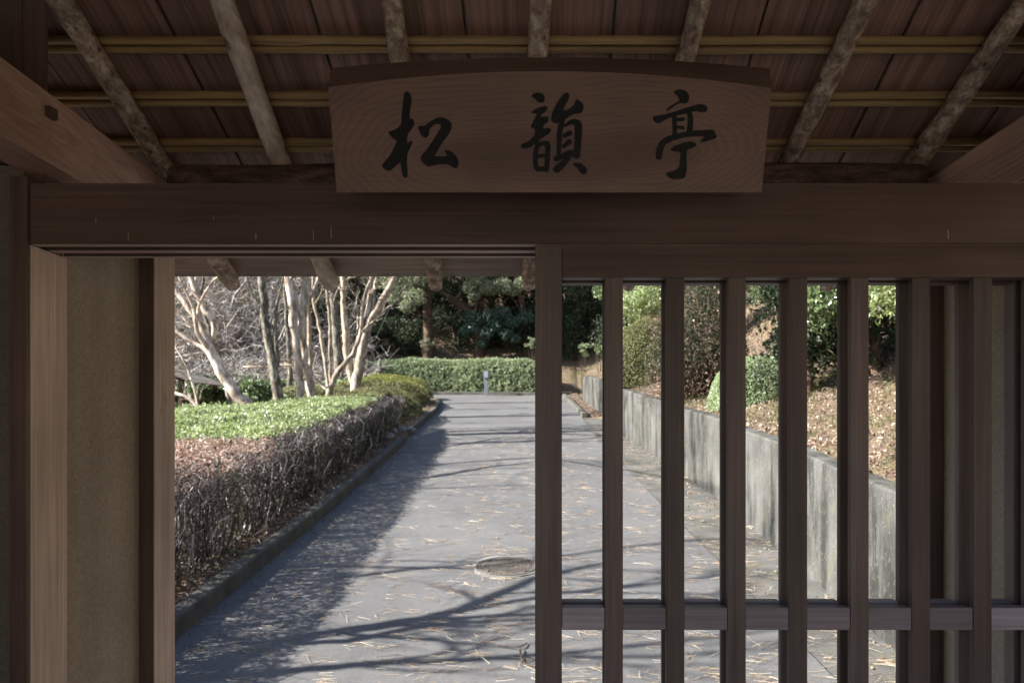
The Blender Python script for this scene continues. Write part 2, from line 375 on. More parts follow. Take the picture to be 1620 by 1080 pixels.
M['twig_side'] = leafmat('shaded_hedge_stem', (0.058, 0.046, 0.039, 1), (0.169, 0.140, 0.130, 1), (0.806, 0.728, 0.689, 1), .8, 0.0, .2)  # twig colour darkened to stand for shade on the road face
M['stem'] = leafmat('brown_shrub_stem', (0.043, 0.030, 0.021, 1), (0.102, 0.076, 0.055, 1), None, .8, 0.0, .2)
M['bark_pale'] = bark_mat('smooth_cream_bark', (0.192, 0.140, 0.109, 1), (0.469, 0.394, 0.325, 1), (0.720, 0.663, 0.596, 1), 9, stretch=.4, b=.6)
M['bark_grey'] = bark_mat('lichened_grey_bark', (0.049, 0.040, 0.030, 1), (0.154, 0.134, 0.105, 1), (0.386, 0.357, 0.289, 1), 14, stretch=.5, b=.9)
M['bark_tan'] = bark_mat('tan_smooth_bark', (0.176, 0.137, 0.102, 1), (0.323, 0.265, 0.205, 1), (0.552, 0.489, 0.402, 1), 10, stretch=.4, b=.6)
M['bark_brown'] = bark_mat('brown_fissured_bark', (0.038, 0.024, 0.015, 1), (0.093, 0.060, 0.038, 1), (0.170, 0.119, 0.085, 1), 20, stretch=.3, b=.9)
def metal():
    m = Mat('grey_painted_metal', .45, .5); m.b.inputs['Metallic'].default_value = .1
    n = m.noise(m.coord(), 30, 3); m.base(m.ramp(n, [(.3, (.14, .155, .18, 1)), (.7, (.20, .215, .24, 1))])); return m.m
M['bollard'] = metal()
def lens():
    m = Mat('frosted_lamp_window', .3, .5); m.base((.28, .30, .33, 1)); return m.m
M['lens'] = lens()
M['thatch'] = wood('grey_shingle_roof', (.14, .12, .10, 1), (.26, .23, .2, 1), 'Y', rough=.85)

# ------------------------------------------------------------------ ground plan (metres; the road climbs away from the gate)
def road_z(y): return np.where(y < 4.17, 0.0, .12 * (np.minimum(y, 31.0) - 4.17))
def kerb_x(y): return np.interp(y, [-30, 2.0, 4.8, 6.3, 8.3, 14.8, 16.3, 22.2, 25.3, 27.0, 28.3, 29.0, 60], [-2.5, -2.5, -2.55, -2.60, -2.64, -2.98, -3.14, -3.47, -3.8, -4.2, -5.2, -7.5, -7.5])
def road_r(y): return np.interp(y, [-30, 4, 4.6, 15.2, 20.6, 29, 60], [1.78, 1.78, 1.75, 1.19, 1.09, .75, .75])
def wall_x(y): return np.interp(y, [-30, 2, 9, 12.5, 16, 22, 26, 60], [2.3, 2.3, 2.33, 2.12, 1.82, 1.72, 1.42, 1.4])
def sst(a, b, x):
    t = np.clip((x - a) / (b - a), 0, 1); return t * t * (3 - 2 * t)
def fbm(x, y, s):
    return (np.sin(x * s * 1.3 + 1.7 * np.sin(y * s * .9)) + np.sin(y * s * 1.7 + 1.3 * np.sin(x * s * 1.1 + 2)) + .5 * np.sin(x * s * 3.1 + y * s * 2.3)) / 2.5
def ground_z(x, y):
    x = np.asarray(x, float); y = np.asarray(y, float)
    r = road_z(y); k = kerb_x(y); w = wall_x(y)
    dl = k - x; dr = x - w
    z = r - .035 + .0 * x
    z = z + np.where(dl > -.02, .155 * sst(-.02, .06, dl) + .05 * fbm(x, y, 1.1) * sst(.2, 1.5, dl), 0)
    wr = np.where(y < 26, .1, .1 + (y - 26) * .5)
    z = z + sst(0.04, .04 + wr, dr) * np.interp(y, [0, 26, 40], [1.02, 1.02, .5])
    z = z + np.where(dr > 0, .26 * np.clip(dr, 0, 2) + .78 * np.clip(dr - 2, 0, 14) + .06 * fbm(x, y, 1.6) * sst(.2, 1, dr), 0)
    z = z + .06 * sst(18.5, 21, y) * sst(.15, .5, x - road_r(y)) * (dr < .05)
    yb = np.interp(x, [-14, -8.5], [26.0, 31.6])
    z = z + .68 * np.clip(y - yb, 0, 40) * sst(-60, -20, -np.abs(x)) + .25 * fbm(x, y, .5) * sst(0, 4, y - yb)
    return z

def build_ground():
    ys = np.concatenate([[-40, -30, -22, -16, -13, -11], np.arange(-10, -2, .8), np.arange(-2, 36, .35), np.arange(36, 60, 1.2), np.arange(60, 190, 10)])
    Lo = np.concatenate([[-150, -90, -60, -45, -35], np.arange(-30, -12, 1.2), np.arange(-12, -.4, .4), [-.25, -.12, -.06, -.02, .02, .06]])
    Ro = np.concatenate([[-.3, .04, .08, .14, .2, .35, .5], np.arange(.7, 6, .3), np.arange(6, 18, 1.0), [22, 30, 45, 70, 110, 150]])
    rows = []
    for y in ys:
        k = float(kerb_x(y)); w = float(wall_x(y)); r = float(road_r(y))
        rows.append(np.concatenate([k + Lo, [k + (r - k) * t for t in (.1, .3, .5, .7, .9, 1.0)], [(r + w) / 2 - .0], w + Ro]))
    X = np.array(rows); X.sort(axis=1); Y = np.repeat(ys[:, None], X.shape[1], 1); Z = ground_z(X, Y)
    n, m = X.shape; i = np.arange(n - 1)[:, None]; j = np.arange(m - 1)[None]
    Q = np.stack([i * m + j, i * m + j + 1, (i + 1) * m + j + 1, (i + 1) * m + j], -1).reshape(-1, 4)
    o = mesh_obj('ground', np.stack([X, Y, Z], -1), Q, M['soil'], None, True); tag(o, kind='structure')
build_ground()

def strip(name, yy, xa, xb, nx, zoff, mat, amp=.0):
    yy = np.asarray(yy, float); t = np.linspace(0, 1, nx)
    X = xa(yy)[:, None] * (1 - t) + xb(yy)[:, None] * t; Y = np.repeat(yy[:, None], nx, 1)
    Z = road_z(Y) + zoff + amp * fbm(X, Y, 1.9)
    m = nx; i = np.arange(len(yy) - 1)[:, None]; j = np.arange(m - 1)[None]
    Q = np.stack([i * m + j, i * m + j + 1, (i + 1) * m + j + 1, (i + 1) * m + j], -1).reshape(-1, 4)
    o = mesh_obj(name, np.stack([X, Y, Z], -1), Q, mat, None, True); tag(o, kind='structure'); return o
strip('road', np.concatenate([[-3.1], np.arange(-1, 30.8, .4), [30.75]]), lambda y: np.where(y > 27.5, -16.0, kerb_x(y) - .04), lambda y: np.where(y > 29, 6.0 * 0 + 1.2, road_r(y)), 16, 0.0, M['asphalt'], .006)
strip('concrete_verge', np.concatenate([[-3], np.arange(-1, 20.3, .4)]), lambda y: road_r(y) + .004, lambda y: wall_x(y) + .04, 5, 0.002, M['gutter'], .004)

def kerb_piece(name, pts, w=.13, h=.15, label=None, z0=None):
    """rounded kerb cross-section swept along ground points"""
    pts = np.asarray(pts, float)
    d = np.r_[0, np.cumsum(np.hypot(*np.diff(pts, axis=0).T))]; n = max(3, int(d[-1] / .22)); s = np.linspace(0, d[-1], n)
    x = np.interp(s, d, pts[:, 0]); y = np.interp(s, d, pts[:, 1])
    tx = np.gradient(x); ty = np.gradient(y); L = np.hypot(tx, ty); nx, ny = -ty / L, tx / L     # left normal
    prof = [(0, -.1), (0, h - .022), (.006, h - .007), (.02, h), (w - .02, h), (w - .006, h - .007), (w, h - .022), (w, -.1)]
    V = []
    for i in range(n):
        zz = float(road_z(y[i]))
        for k, (a, b) in enumerate(prof):
            j = .006 * mnoise.noise((x[i] * 3 + k, y[i] * 3, k)) if 0 < k < 7 else 0
            V.append((x[i] + nx[i] * (a + j), y[i] + ny[i] * (a + j), zz + b + j))
    m = 8; i = np.arange(n - 1)[:, None]; j = np.arange(m)[None]; j2 = (j + 1) % m
    Q = list(np.stack([i * m + j, (i + 1) * m + j, (i + 1) * m + j2, i * m + j2], -1).reshape(-1, 4))
    for b in (0, (n - 1) * m): Q += [[b, b + 1, b + 6, b + 7], [b + 1, b + 2, b + 5, b + 6], [b + 2, b + 3, b + 4, b + 5]]
    return mesh_obj(name, V, np.array(Q), M['kerb'], None, False)
kerb_root = bpy.data.objects.new('kerb', None); link(kerb_root); tag(kerb_root, kind='structure')
yy = np.arange(-2, 14.9, 2.0)
for a in yy:
    b = min(a + 1.988, 14.95); q = np.linspace(a, b, 8)
    o = kerb_piece('kerb_stone', np.stack([kerb_x(q), q], 1)); o.parent = kerb_root
for a, b in ((16.0, 18.4), (18.41, 20.8), (20.81, 23.2), (23.21, 25.6), (25.61, 27.2), (27.21, 29.2)):
    q = np.linspace(a, b, 10); o = kerb_piece('kerb_stone', np.stack([kerb_x(q), q], 1)); o.parent = kerb_root
fk = [(-16, 31.6), (-5.5, 31.0), (.2, 30.5), (1.4, 30.9)]
for a in range(12):
    xa = 1.2 - a * 1.3; xb = xa - 1.288; xs = np.linspace(xa, xb, 4)
    o = kerb_piece('kerb_stone', np.stack([xs, np.interp(-xs, [-1.4, -.2, 5.5, 16], [30.9, 30.5, 31.0, 31.6])], 1)[::-1], .16, .14); o.parent = kerb_root
q = np.linspace(20.6, 29.5, 20)
for a in range(4):
    qq = np.linspace(20.6 + a * 2.25, 20.6 + a * 2.25 + 2.24, 6); o = kerb_piece('kerb_stone', np.stack([road_r(qq) + .16, qq], 1), .15, .13); o.parent = kerb_root

o = mesh_obj('bounce_ground', [(-14, -30, -.02), (2.2, -30, -.02), (2.2, -3.14, -.02), (-14, -3.14, -.02)], [[0, 1, 2, 3]], M['bounce_ground']); tag(o, kind='structure')  # unseen pale sheet added behind the camera to bounce light into the gate
# ------------------------------------------------------------------ retaining wall
def build_wall():
    ys = np.concatenate([np.arange(1.9, 26.2, .3), [26.2]]); root = thing('retaining_wall', 'long weathered concrete retaining wall holding back the leaf-strewn bank beside the road', 'wall')
    seg = [(1.9, 6.3), (6.306, 10.7), (10.706, 15.1), (15.106, 19.5), (19.506, 26.2)]
    for a, b in seg:
        q = np.linspace(a, b, 16); V = []
        for y in q:
            x = float(wall_x(y)); z = float(road_z(y)); t = z + 1.07 + .01 * math.sin(y * 2.1)
            if y > 25: t -= (y - 25) * .12
            for (dx, zz) in ((0, z - .15), (-.0, t - .02), (.012, t - .004), (.03, t), (.17, t), (.185, t - .01), (.185, z - .15)):
                V.append((x + dx + (.05 if zz < z else 0) * 0 + .01 * (t - zz), y, zz))
        m = 7; i = np.arange(15)[:, None]; j = np.arange(m)[None]; j2 = (j + 1) % m
        Q = list(np.stack([i * m + j, i * m + j2, (i + 1) * m + j2, (i + 1) * m + j], -1).reshape(-1, 4))
        for bb in (0, 15 * m): Q += [[bb, bb + 1, bb + 5, bb + 6], [bb + 1, bb + 2, bb + 4, bb + 5], [bb + 2, bb + 3, bb + 4, bb + 4]]
        me_q = np.array([f for f in Q if len(set(f)) == 4])
        mesh_obj('panel', V, me_q, M['wall'], root)
build_wall()

# ------------------------------------------------------------------ the gate
gate = thing('wooden_gate', 'dark roofed wooden gate with round rafters, lattice doors and clay side walls around the opening', 'gate')
Y0, Y1 = 1.32, 1.425                    # lintel front and back
LB, LT = EYE + (PY - 386) / F * Y0, EYE + (PY - 290) / F * Y0
def lintel():
    G = Geo(); x0, x1 = -.977, .985
    pr = [(Y0, LT), (Y0, LB + .002), (Y0 + .002, LB), (1.340, LB), (1.340, LB + .012), (1.366, LB + .012), (1.366, LB), (1.388, LB), (1.388, LB + .012), (1.412, LB + .012), (1.412, LB), (Y1, LB), (Y1, LT)]
    bm = bmesh.new(); A = [bm.verts.new((x0, y, z)) for y, z in pr]; B = [bm.verts.new((x1, y, z)) for y, z in pr]; n = len(pr)
    for i in range(n): bm.faces.new([A[i], A[(i + 1) % n], B[(i + 1) % n], B[i]])
    bm.faces.new(A); bm.faces.new(B[::-1]); bmesh.ops.recalc_face_normals(bm, faces=bm.faces[:])
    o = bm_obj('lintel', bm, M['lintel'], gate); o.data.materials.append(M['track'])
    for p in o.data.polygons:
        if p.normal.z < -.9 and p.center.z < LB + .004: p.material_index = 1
    return o
lintel()
# jambs (pale inner faces) and the dark strips in front of them
for s in (-1, 1):
    xi = .977 * s; j = box('jamb', min(xi, xi + .03 * s), max(xi, xi + .03 * s), Y0 + .003, Y1 - .003, .0, LB - .001 if s < 0 else LB - .001, M['post'], gate)
    xo = (.977 + .031) * s
    box('post', min(xo, xo + .004 * s) if 0 else min(.979 * s, 1.012 * s), max(.979 * s, 1.012 * s), Y0 - .006, Y0 + .0025, 0, LT - .045 if 0 else LT + .012, M['post_dark'], gate)
    box('post', min(.981 * s, 1.026 * s), max(.981 * s, 1.026 * s), 1.366, 1.374, 2.0165, 2.42, M['beam_end'], gate)
    box('gable_board', min(1.028 * s, 1.6 * s), max(1.028 * s, 1.6 * s), 1.368, 1.378, 2.03, 2.42, M['post_dark'], gate)
    box('post', min(.983 * s, 1.10 * s), max(.983 * s, 1.10 * s), 1.3680, 1.424, LT - .02, 2.0155, M['post_red'], gate)
    box('plaster_wall', min(1.013 * s, 2.3 * s), max(1.013 * s, 2.3 * s), 1.352, 1.41, 0, 2.02, M['plaster_shaded'], gate, .0)
    box('gable_board', min(1.03 * s, 2.3 * s), max(1.03 * s, 2.3 * s), 1.395, 1.415, 2.022, 2.40, M['post_dark'], gate)
    # clay side wall running back to the outer post
    xw = -.990 if s < 0 else .972
    box('plaster_wall', min(xw, xw + .06 * s), max(xw, xw + .06 * s), Y1 + .001, 1.745, 0, 2.02, M['plaster'], gate, .0)
    xp = -.955 if s < 0 else .938
    box('post', min(xp, xp + .11 * s), max(xp, xp + .11 * s), 1.70, 1.796, 0, 2.075, M['post'] , gate, .003)
    box('post', min(xp - .0 * s, xp + .04 * s) - (0 if s > 0 else 0), max(xp, xp + .04 * s), 1.6955, 1.6995, 0, 2.075, M['post_dark'], gate, 0)  # thin dark sheet standing for the shade on the post's front
    # tie beam above
    xb = .970 * s
    zb0, zb1 = 2.017, 2.145
    kx, cx = (-.0704, -.842) if s < 0 else (0, .972)
    bm = bmesh.new(); vs = []
    for y in (-1.0, 1.87):
        xi = cx + kx * y
        for x in sorted((xi, xi + .085 * s)):
            for z in ((1.998, 2.130) if s < 0 else (2.017, 2.146)): vs.append(bm.verts.new((x, y, z + .0082 * y * (s < 0))))
    for f in [(0, 1, 3, 2), (4, 6, 7, 5), (0, 4, 5, 1), (2, 3, 7, 6), (0, 2, 6, 4), (1, 5, 7, 3)]: bm.faces.new([vs[i] for i in f])
    bmesh.ops.recalc_face_normals(bm, faces=bm.faces[:]); bmesh.ops.bevel(bm, geom=bm.edges[:], offset=.003, segments=2, profile=.6, affect='EDGES')
    bm_obj('tie_beam', bm, M['beam'], gate)
    box('post', min(1.0 * s, 1.1 * s), max(1.0 * s, 1.1 * s), -.98, -.86, 0, 2.015, M['post_dark'], gate, .003)
for px_, py_, h_ in ((203, 374, .016), (405, 374, .011), (496, 372, .020), (524, 368, .022), (1500, 371, .018), (338, 345, .008), (152, 348, .010)):
    xx = (px_ - PX) / F * Y0; zz = EYE + (PY - py_) / F * Y0; box('scratch', xx - .0005, xx + .0005, Y0 - .0006, Y0 + .001, zz - h_ / 2, zz + h_ / 2, M['track'], gate, 0)
box('peg', -.950, -.924, 1.298, 1.320, 2.092, 2.112, M['end'], gate, .001)
box('plaster_wall', -1.46, -1.40, -1.0, 1.3515, 0, 2.45, M['plaster'], gate, .0)  # unseen left side wall, put in to block sun from behind
box('cross_beam', -1.25, 1.25, -.99, -.87, 2.148, 2.27, M['lintel'], gate, .003)
box('threshold', -.975, .975, 1.322, 1.425, .0, .045, M['post_dark'], gate, .003)
box('floor_slab', -2.3, 2.3, -1.2, 1.95, -.06, .012, M['gutter'], gate, .004)

# lattice doors: two panels of upright bars, the second standing in the rear track
def xdoor(px): return (px - PX) / F * 1.335
def zdoor(py): return EYE + (PY - py) / F * 1.335
def lattice(yf, dx, last):
    d = bpy.data.objects.new('lattice_door', None); link(d, gate)
    box('stile', xdoor(846.5) + dx, xdoor(889) + dx, yf, yf + .03, .047, LB + .009, M['door_v'], d)
    box('stile', .934 + dx, .9745 + dx, yf, yf + .03, .047, LB + .009, M['door_v'], d)
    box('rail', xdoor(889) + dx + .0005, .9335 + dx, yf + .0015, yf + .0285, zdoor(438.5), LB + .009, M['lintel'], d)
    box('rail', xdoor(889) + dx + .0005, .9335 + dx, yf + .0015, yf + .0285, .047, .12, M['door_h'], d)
    zt, zb = zdoor(961), zdoor(996.5)
    xs = [(954.7 + 2.2 + 97.25 * k, 985.6 + 97.25 * k) for k in range(7)]
    ed = [xdoor(889) + .0005]
    for a, b in xs:
        box('bar', xdoor(a) + dx, xdoor(b) + dx, yf, yf + .014, .1205, zdoor(439), M['door_v'], d, .0012)
    prev = xdoor(889) + .0005
    for a, b in xs + [(xdoor(0), 0)]:
        a_ = xdoor(a) if b else .9335
        if a_ > .9335: a_ = .9335
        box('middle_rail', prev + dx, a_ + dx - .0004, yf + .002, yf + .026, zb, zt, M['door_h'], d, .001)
        prev = xdoor(b) + .0004
        if prev > .932: break
    return d
lattice(1.335, 0, 0)
lattice(1.385, 0, 0)

# roof: pitched at 24 degrees, ridge above the camera, round rafters, bamboo battens, broad boards
ZR, SL, RY = 2.98, .45, .45
def roof_z(y, off=0.0): return ZR + off - SL * y if y >= RY else ZR + off - SL * (2 * RY - y)
EAVE = 2.24
k_ = 0
for k in range(-7, 8):
    # 30 cm boards with a dark gap between
    xa = (249 - PX) / F * 1.41 + .3135 * k + .62; xb = xa + .3135 - .0065
    if xa > 1.75 or xb < -1.75: continue
    for side in (0, 1):
        ya, yb = (RY, EAVE) if side == 0 else (-.98, RY)
        dz = .0022 * ((k + side) % 3)
        bm = bmesh.new(); vs = []
        for x in (xa, xb):
            for y in (ya, yb):
                for t in (0, .012): vs.append(bm.verts.new((x, y, roof_z(y, .047 + dz + t))))
        for f in [(0, 1, 3, 2), (4, 6, 7, 5), (0, 4, 5, 1), (2, 3, 7, 6), (0, 2, 6, 4), (1, 5, 7, 3)]: bm.faces.new([vs[i] for i in f])
        bmesh.ops.recalc_face_normals(bm, faces=bm.faces[:]); bm_obj('roof_board', bm, M['board'], gate)
# weathered outer covering
for side in (0, 1):
    ya, yb = (RY, EAVE + .05) if side == 0 else (-1.02, RY)
    bm = bmesh.new(); vs = []
    for x in (-1.8, 1.8):
        for y in (ya, yb):
            for t in (.066, .13): vs.append(bm.verts.new((x, y, roof_z(y, t))))
    for f in [(0, 1, 3, 2), (4, 6, 7, 5), (0, 4, 5, 1), (2, 3, 7, 6), (0, 2, 6, 4), (1, 5, 7, 3)]: bm.faces.new([vs[i] for i in f])
    bmesh.ops.recalc_face_normals(bm, faces=bm.faces[:]); bm_obj('roof_covering', bm, M['thatch'], gate)
bm = bmesh.new(); vs = [bm.verts.new((x, y, roof_z(y, t))) for x in (-1.75, 1.75) for y in (EAVE - .075, EAVE + .003) for t in (.0435, .0465)]
for f in [(0, 1, 3, 2), (4, 6, 7, 5), (0, 4, 5, 1), (2, 3, 7, 6), (0, 2, 6, 4), (1, 5, 7, 3)]: bm.faces.new([vs[i] for i in f])
bmesh.ops.recalc_face_normals(bm, faces=bm.faces[:]); bm_obj('eave_board', bm, M['eave'], gate)
box('ridge_beam', -1.75, 1.75, RY - .05, RY + .05, ZR - SL * RY - .13, ZR - SL * RY - .03, M['lintel'], gate, .003)
# battens: pairs of split bamboo
for i, yb in enumerate([1.502 - .1255 * k for k in range(8)][::-1] + [1.628, 1.753, 1.879, 2.004, 2.125]):
    for h, (dy, rr) in enumerate(((-.0085, .0092), (.0095, .0080))):
        G = Geo(); xs = np.linspace(-1.72, 1.72, 45); y = yb + dy
        zz = np.array([roof_z(y, .0355 - .002 * h)] * 45) + RNG.normal(0, .0006, 45)
        rad = np.full(45, rr); nd = RNG.integers(3, 8); rad[nd::11] *= 1.2; rad[nd + 1::11] *= .96
        G.tube(np.stack([xs, np.full(45, y) + RNG.normal(0, .0006, 45), zz], 1), rad, 10); G.obj('bamboo_batten', M['bamboo'], gate)
# rafters
for i, (px, rr) in enumerate(((100, .0225), (352, .0225), (616, .0225), (861, .0205), (1107, .0215), (1370, .0225), (1622, .0235))):
    x = (px - PX) / F * 1.38
    for side in (0, 1):
        G = Geo(); n = 46
        ys = np.linspace(RY + .01, 2.236, n) if side == 0 else np.linspace(-.96, RY - .01, n)
        ph = random.uniform(0, 6); wob = -.055 * (ys - 1.38) + .006 * np.sin(ys * 2.3 + ph) + .003 * np.sin(ys * 6.1 + ph * 2)
        rad = rr * (1 + .05 * np.sin(ys * 9 + ph) + .04 * np.sin(ys * 23 + ph)); 
        for kk in range(3): rad *= 1 + .12 * np.exp(-((ys - random.uniform(.8, 1.7)) / .018) ** 2)
        rad *= 1 + .22 * np.clip((np.abs(ys - RY) - .9) / .85, 0, 1)
        if side == 0: rad[-1] *= .8; rad[-2] *= .98
        z = np.array([roof_z(v) for v in ys]) + .003 * np.sin(ys * 3.3 + ph)
        G.tube(np.stack([x + wob, ys, z], 1), rad, 16, True, .007)
        o = G.obj('rafter', M['rafter_bare'] if i == 1 else M['rafter'], gate)
        if side == 0 and i == 1: tag(o, label='smooth peeled rafter with a long crack')
for zc, yc in ((2.128, 1.755), (2.128, 2 * RY - 1.755)):
    G = Geo(); xs = np.linspace(-.928, .94, 50); G.tube(np.stack([xs, yc + .004 * np.sin(xs * 4), zc + .004 * np.sin(xs * 3 + 1)], 1), .050 * (1 + .03 * np.sin(xs * 11)), 16, True, .01)
    G.obj('log_purlin', M['purlin'], gate)

# ------------------------------------------------------------------ the name board
plaque = thing('name_board', 'curved-top wooden plaque with three black carved brush characters above the lintel', 'sign')
YT, YB = 1.160, 1.200
ZT0, ZB0 = EYE + (PY - 113) / F * YT, EYE + (PY - 304.5) / F * YB
def face_pt(px, py, off=0.0):            # photo pixel to the tilted face of the board
    k = (YB - YT) / (ZB0 - ZT0)           # dY/dZ of the face
    a = (PY - py) / F
    Y = (YT + k * (EYE - ZT0)) / (1 - k * a)
    n = Vector((0, -1, k)).normalized()
    p = Vector(P(px, py, Y)) + n * off
    return p
def board():
    bm = bmesh.new(); n = 25; top = []; bot = []; rim = []; bt = []; bb = []
    for i in range(n):
        t = i / (n - 1); pxt = 519.5 + t * (1220.5 - 519.5); sag = 26.0 * (2 * t - .99) ** 2
        p = face_pt(pxt, 113 + sag); top.append(bm.verts.new(p))
        pr = P(523.5 + t * (1217.5 - 523.5), 91 + sag * .66 + 3 * (2 * t - 1) ** 2 * .0, YT + .018 + .0 * t); rim.append(bm.verts.new(pr))
        bt.append(bm.verts.new((pr[0], pr[1] + .022, pr[2] - .006)))
        pb = face_pt(532.5 + t * (1205 - 532.5), 304.5); bot.append(bm.verts.new(pb)); bb.append(bm.verts.new((pb[0], pb[1] + .036, pb[2] + .0135)))
    for rowA, rowB in ((bot, top), (top, rim), (rim, bt), (bt, bb), (bb, bot)):
        for i in range(n - 1): bm.faces.new([rowA[i], rowA[i + 1], rowB[i + 1], rowB[i]])
    for i in (0, n - 1): bm.faces.new([bot[i], top[i], rim[i], bt[i], bb[i]])
    bmesh.ops.recalc_face_normals(bm, faces=bm.faces[:])
    o = bm_obj('board', bm, M['sign'], plaque); o.data.materials.append(M['end'])
    for p in o.data.polygons:
        if p.center.z > ZT0 - .03 and p.normal.z > .2: p.material_index = 1  # top bevel gets a darker wood standing for its shade
    return o
board()

def smooth_poly(pts, it=2):
    for _ in range(it):
        q = []
        for i in range(len(pts)):
            a, b = pts[i], pts[(i + 1) % len(pts)]
            q.append((a[0] * .8 + b[0] * .2, a[1] * .8 + b[1] * .2)); q.append((a[0] * .2 + b[0] * .8, a[1] * .2 + b[1] * .8))
        pts = q
    return pts
def ribbon(st):
    """brush stroke outline from (u, v, half width) samples with round ends"""
    st = np.array(st, float); s = np.linspace(0, len(st) - 1, (len(st) - 1) * 5 + 1)
    P_ = np.stack([np.interp(s, np.arange(len(st)), st[:, k]) for k in range(3)], 1)
    for _ in range(3): P_[1:-1] = (P_[:-2] + P_[1:-1] * 2 + P_[2:]) / 4
    T = np.gradient(P_[:, :2], axis=0); T /= np.linalg.norm(T, axis=1)[:, None]; N = np.stack([-T[:, 1], T[:, 0]], 1)
    L = P_[:, :2] + N * P_[:, 2:]; Rr = P_[:, :2] - N * P_[:, 2:]
    out = [tuple(p) for p in L]
    a0 = math.atan2(N[-1, 1], N[-1, 0]); out += [(P_[-1, 0] + P_[-1, 2] * math.cos(a0 - t), P_[-1, 1] + P_[-1, 2] * math.sin(a0 - t)) for t in np.linspace(0, math.pi, 7)[1:-1]]
    out += [tuple(p) for p in Rr[::-1]]
    a0 = math.atan2(-N[0, 1], -N[0, 0]); out += [(P_[0, 0] + P_[0, 2] * math.cos(a0 - t), P_[0, 1] + P_[0, 2] * math.sin(a0 - t)) for t in np.linspace(0, math.pi, 7)[1:-1]]
    return out
CH = {
 'pine': ((560, 120), [
  ('p', [(480,160),(500,150),(525,160),(548,205),(548,250),(530,340),(528,420),(540,408),(560,408),(575,445),(570,480),(508,550),(503,650),(548,612),(558,630),(505,740),(505,850),(512,950),(490,972),(465,955),(450,880),(442,815),(370,885),(335,905),(295,893),(267,860),(275,835),(350,750),(405,630),(410,615),(360,590),(325,540),(335,528),(390,515),(450,470),(455,350),(470,230)]),
  ('p', [(605,490),(625,478),(680,475),(720,440),(790,400),(840,395),(890,415),(925,450),(930,490),(905,550),(850,620),(755,770),(800,765),(885,768),(880,740),(855,712),(880,705),(920,715),(970,760),(997,820),(985,870),(960,882),(920,860),(900,840),(830,838),(760,850),(720,862),(680,850),(640,810),(632,780),(650,750),(690,710),(820,510),(828,470),(800,455),(760,465),(720,500),(710,560),(695,588),(670,590),(635,560),(620,520)])]),
 'rhyme': ((800, 120), [
  ('p', [(245,195),(265,170),(310,162),(350,170),(372,205),(368,245),(345,258),(295,248),(290,225),(262,212)]),
  ('p', [(235,355),(270,325),(340,295),(375,288),(397,300),(392,330),(350,360),(325,395),(350,395),(385,385),(410,405),(405,435),(360,470),(355,510),(400,492),(430,505),(428,540),(370,575),(320,610),(290,640),(240,675),(190,695),(155,690),(142,665),(160,645),(210,630),(255,590),(280,545),(275,505),(245,495),(240,475),(265,430),(290,385),(295,360)]),
  ('r', [(305,640,22),(288,720,24),(280,800,23),(288,870,24),(310,893,20)]),
  ('r', [(310,665,18),(350,640,20),(398,645,28),(402,700,25),(394,800,24),(390,895,22)]),
  ('r', [(295,770,17),(385,752,15)]), ('r', [(305,885,22),(395,885,20)]),
  ('p', [(430,420),(440,360),(480,270),(545,180),(580,158),(605,180),(600,220),(560,290),(545,340),(600,320),(650,280),(660,235),(680,225),(730,265),(742,300),(725,350),(690,360),(640,365),(590,395),(555,425),(530,445),(480,452),(445,445)]),
  ('r', [(535,430,25),(515,520,25),(508,620,23),(505,720,20),(503,790,16)]),
  ('r', [(560,478,12),(610,445,18),(650,435,26),(690,460,36),(690,530,35),(685,620,33),(682,700,31),(675,765,26)]),
  ('r', [(560,568,20),(608,545,24)]), ('r', [(550,672,17),(605,628,24)]),
  ('r', [(478,788,24),(540,765,24),(610,735,30),(680,745,32)]), ('r', [(600,765,26),(545,840,30),(485,888,33)]),
  ('p', [(630,840),(665,825),(710,830),(760,870),(775,905),(760,935),(735,938),(705,915),(680,870)])]),
 'pavilion': ((1010, 120), [
  ('p', [(332,165),(350,140),(400,130),(455,150),(482,195),(478,240),(450,268),(400,262),(370,270),(280,335),(262,328),(300,290),(380,245),(390,225),(370,190)]),
  ('p', [(130,405),(145,385),(220,375),(320,350),(420,315),(520,285),(590,270),(640,285),(658,315),(640,345),(600,350),(540,335),(430,365),(330,385),(250,420),(200,455),(165,450)]),
  ('r', [(340,385,22),(345,480,20),(345,570,22)]), ('r', [(480,345,22),(495,400,25),(490,470,26),(485,545,26)]),
  ('r', [(370,418,15),(422,415,18)]), ('r', [(365,488,12),(422,495,16)]),
  ('r', [(195,770,28),(200,700,32),(235,630,30),(320,590,28),(420,562,24),(520,548,26),(620,547,28),(690,552,38)]),
  ('p', [(672,508),(745,570),(730,600),(600,635),(582,620),(625,590),(640,560)]),
  ('p', [(295,700),(340,670),(420,640),(490,622),(540,640),(545,670),(510,690),(460,700),(455,760),(458,900),(440,970),(400,980),(320,982),(280,960),(255,925),(300,915),(370,890),(395,850),(400,740),(395,720),(330,718)])]),
}
for nm, ((ox, oy), strokes) in CH.items():
    bm = bmesh.new(); off = .0004
    for kind, pts in strokes:
        pts = smooth_poly(pts) if kind == 'p' else ribbon(pts)
        q = [(ox + u / 6.0, oy + v / 6.0) for u, v in pts]
        f = [bm.verts.new(face_pt(a, b, off + .0012)) for a, b in q]; bk = [bm.verts.new(face_pt(a, b, -.002)) for a, b in q]
        off += .00012
        from mathutils.geometry import tessellate_polygon
        for tri in tessellate_polygon([[Vector((a, b, 0)) for a, b in q]]):
            try: bm.faces.new([f[i] for i in tri])
            except ValueError: pass
        for i in range(len(q)):
            bm.faces.new([f[i], f[(i + 1) % len(q)], bk[(i + 1) % len(q)], bk[i]])
    o = bm_obj('carved_character', bm, M['ink'], plaque)

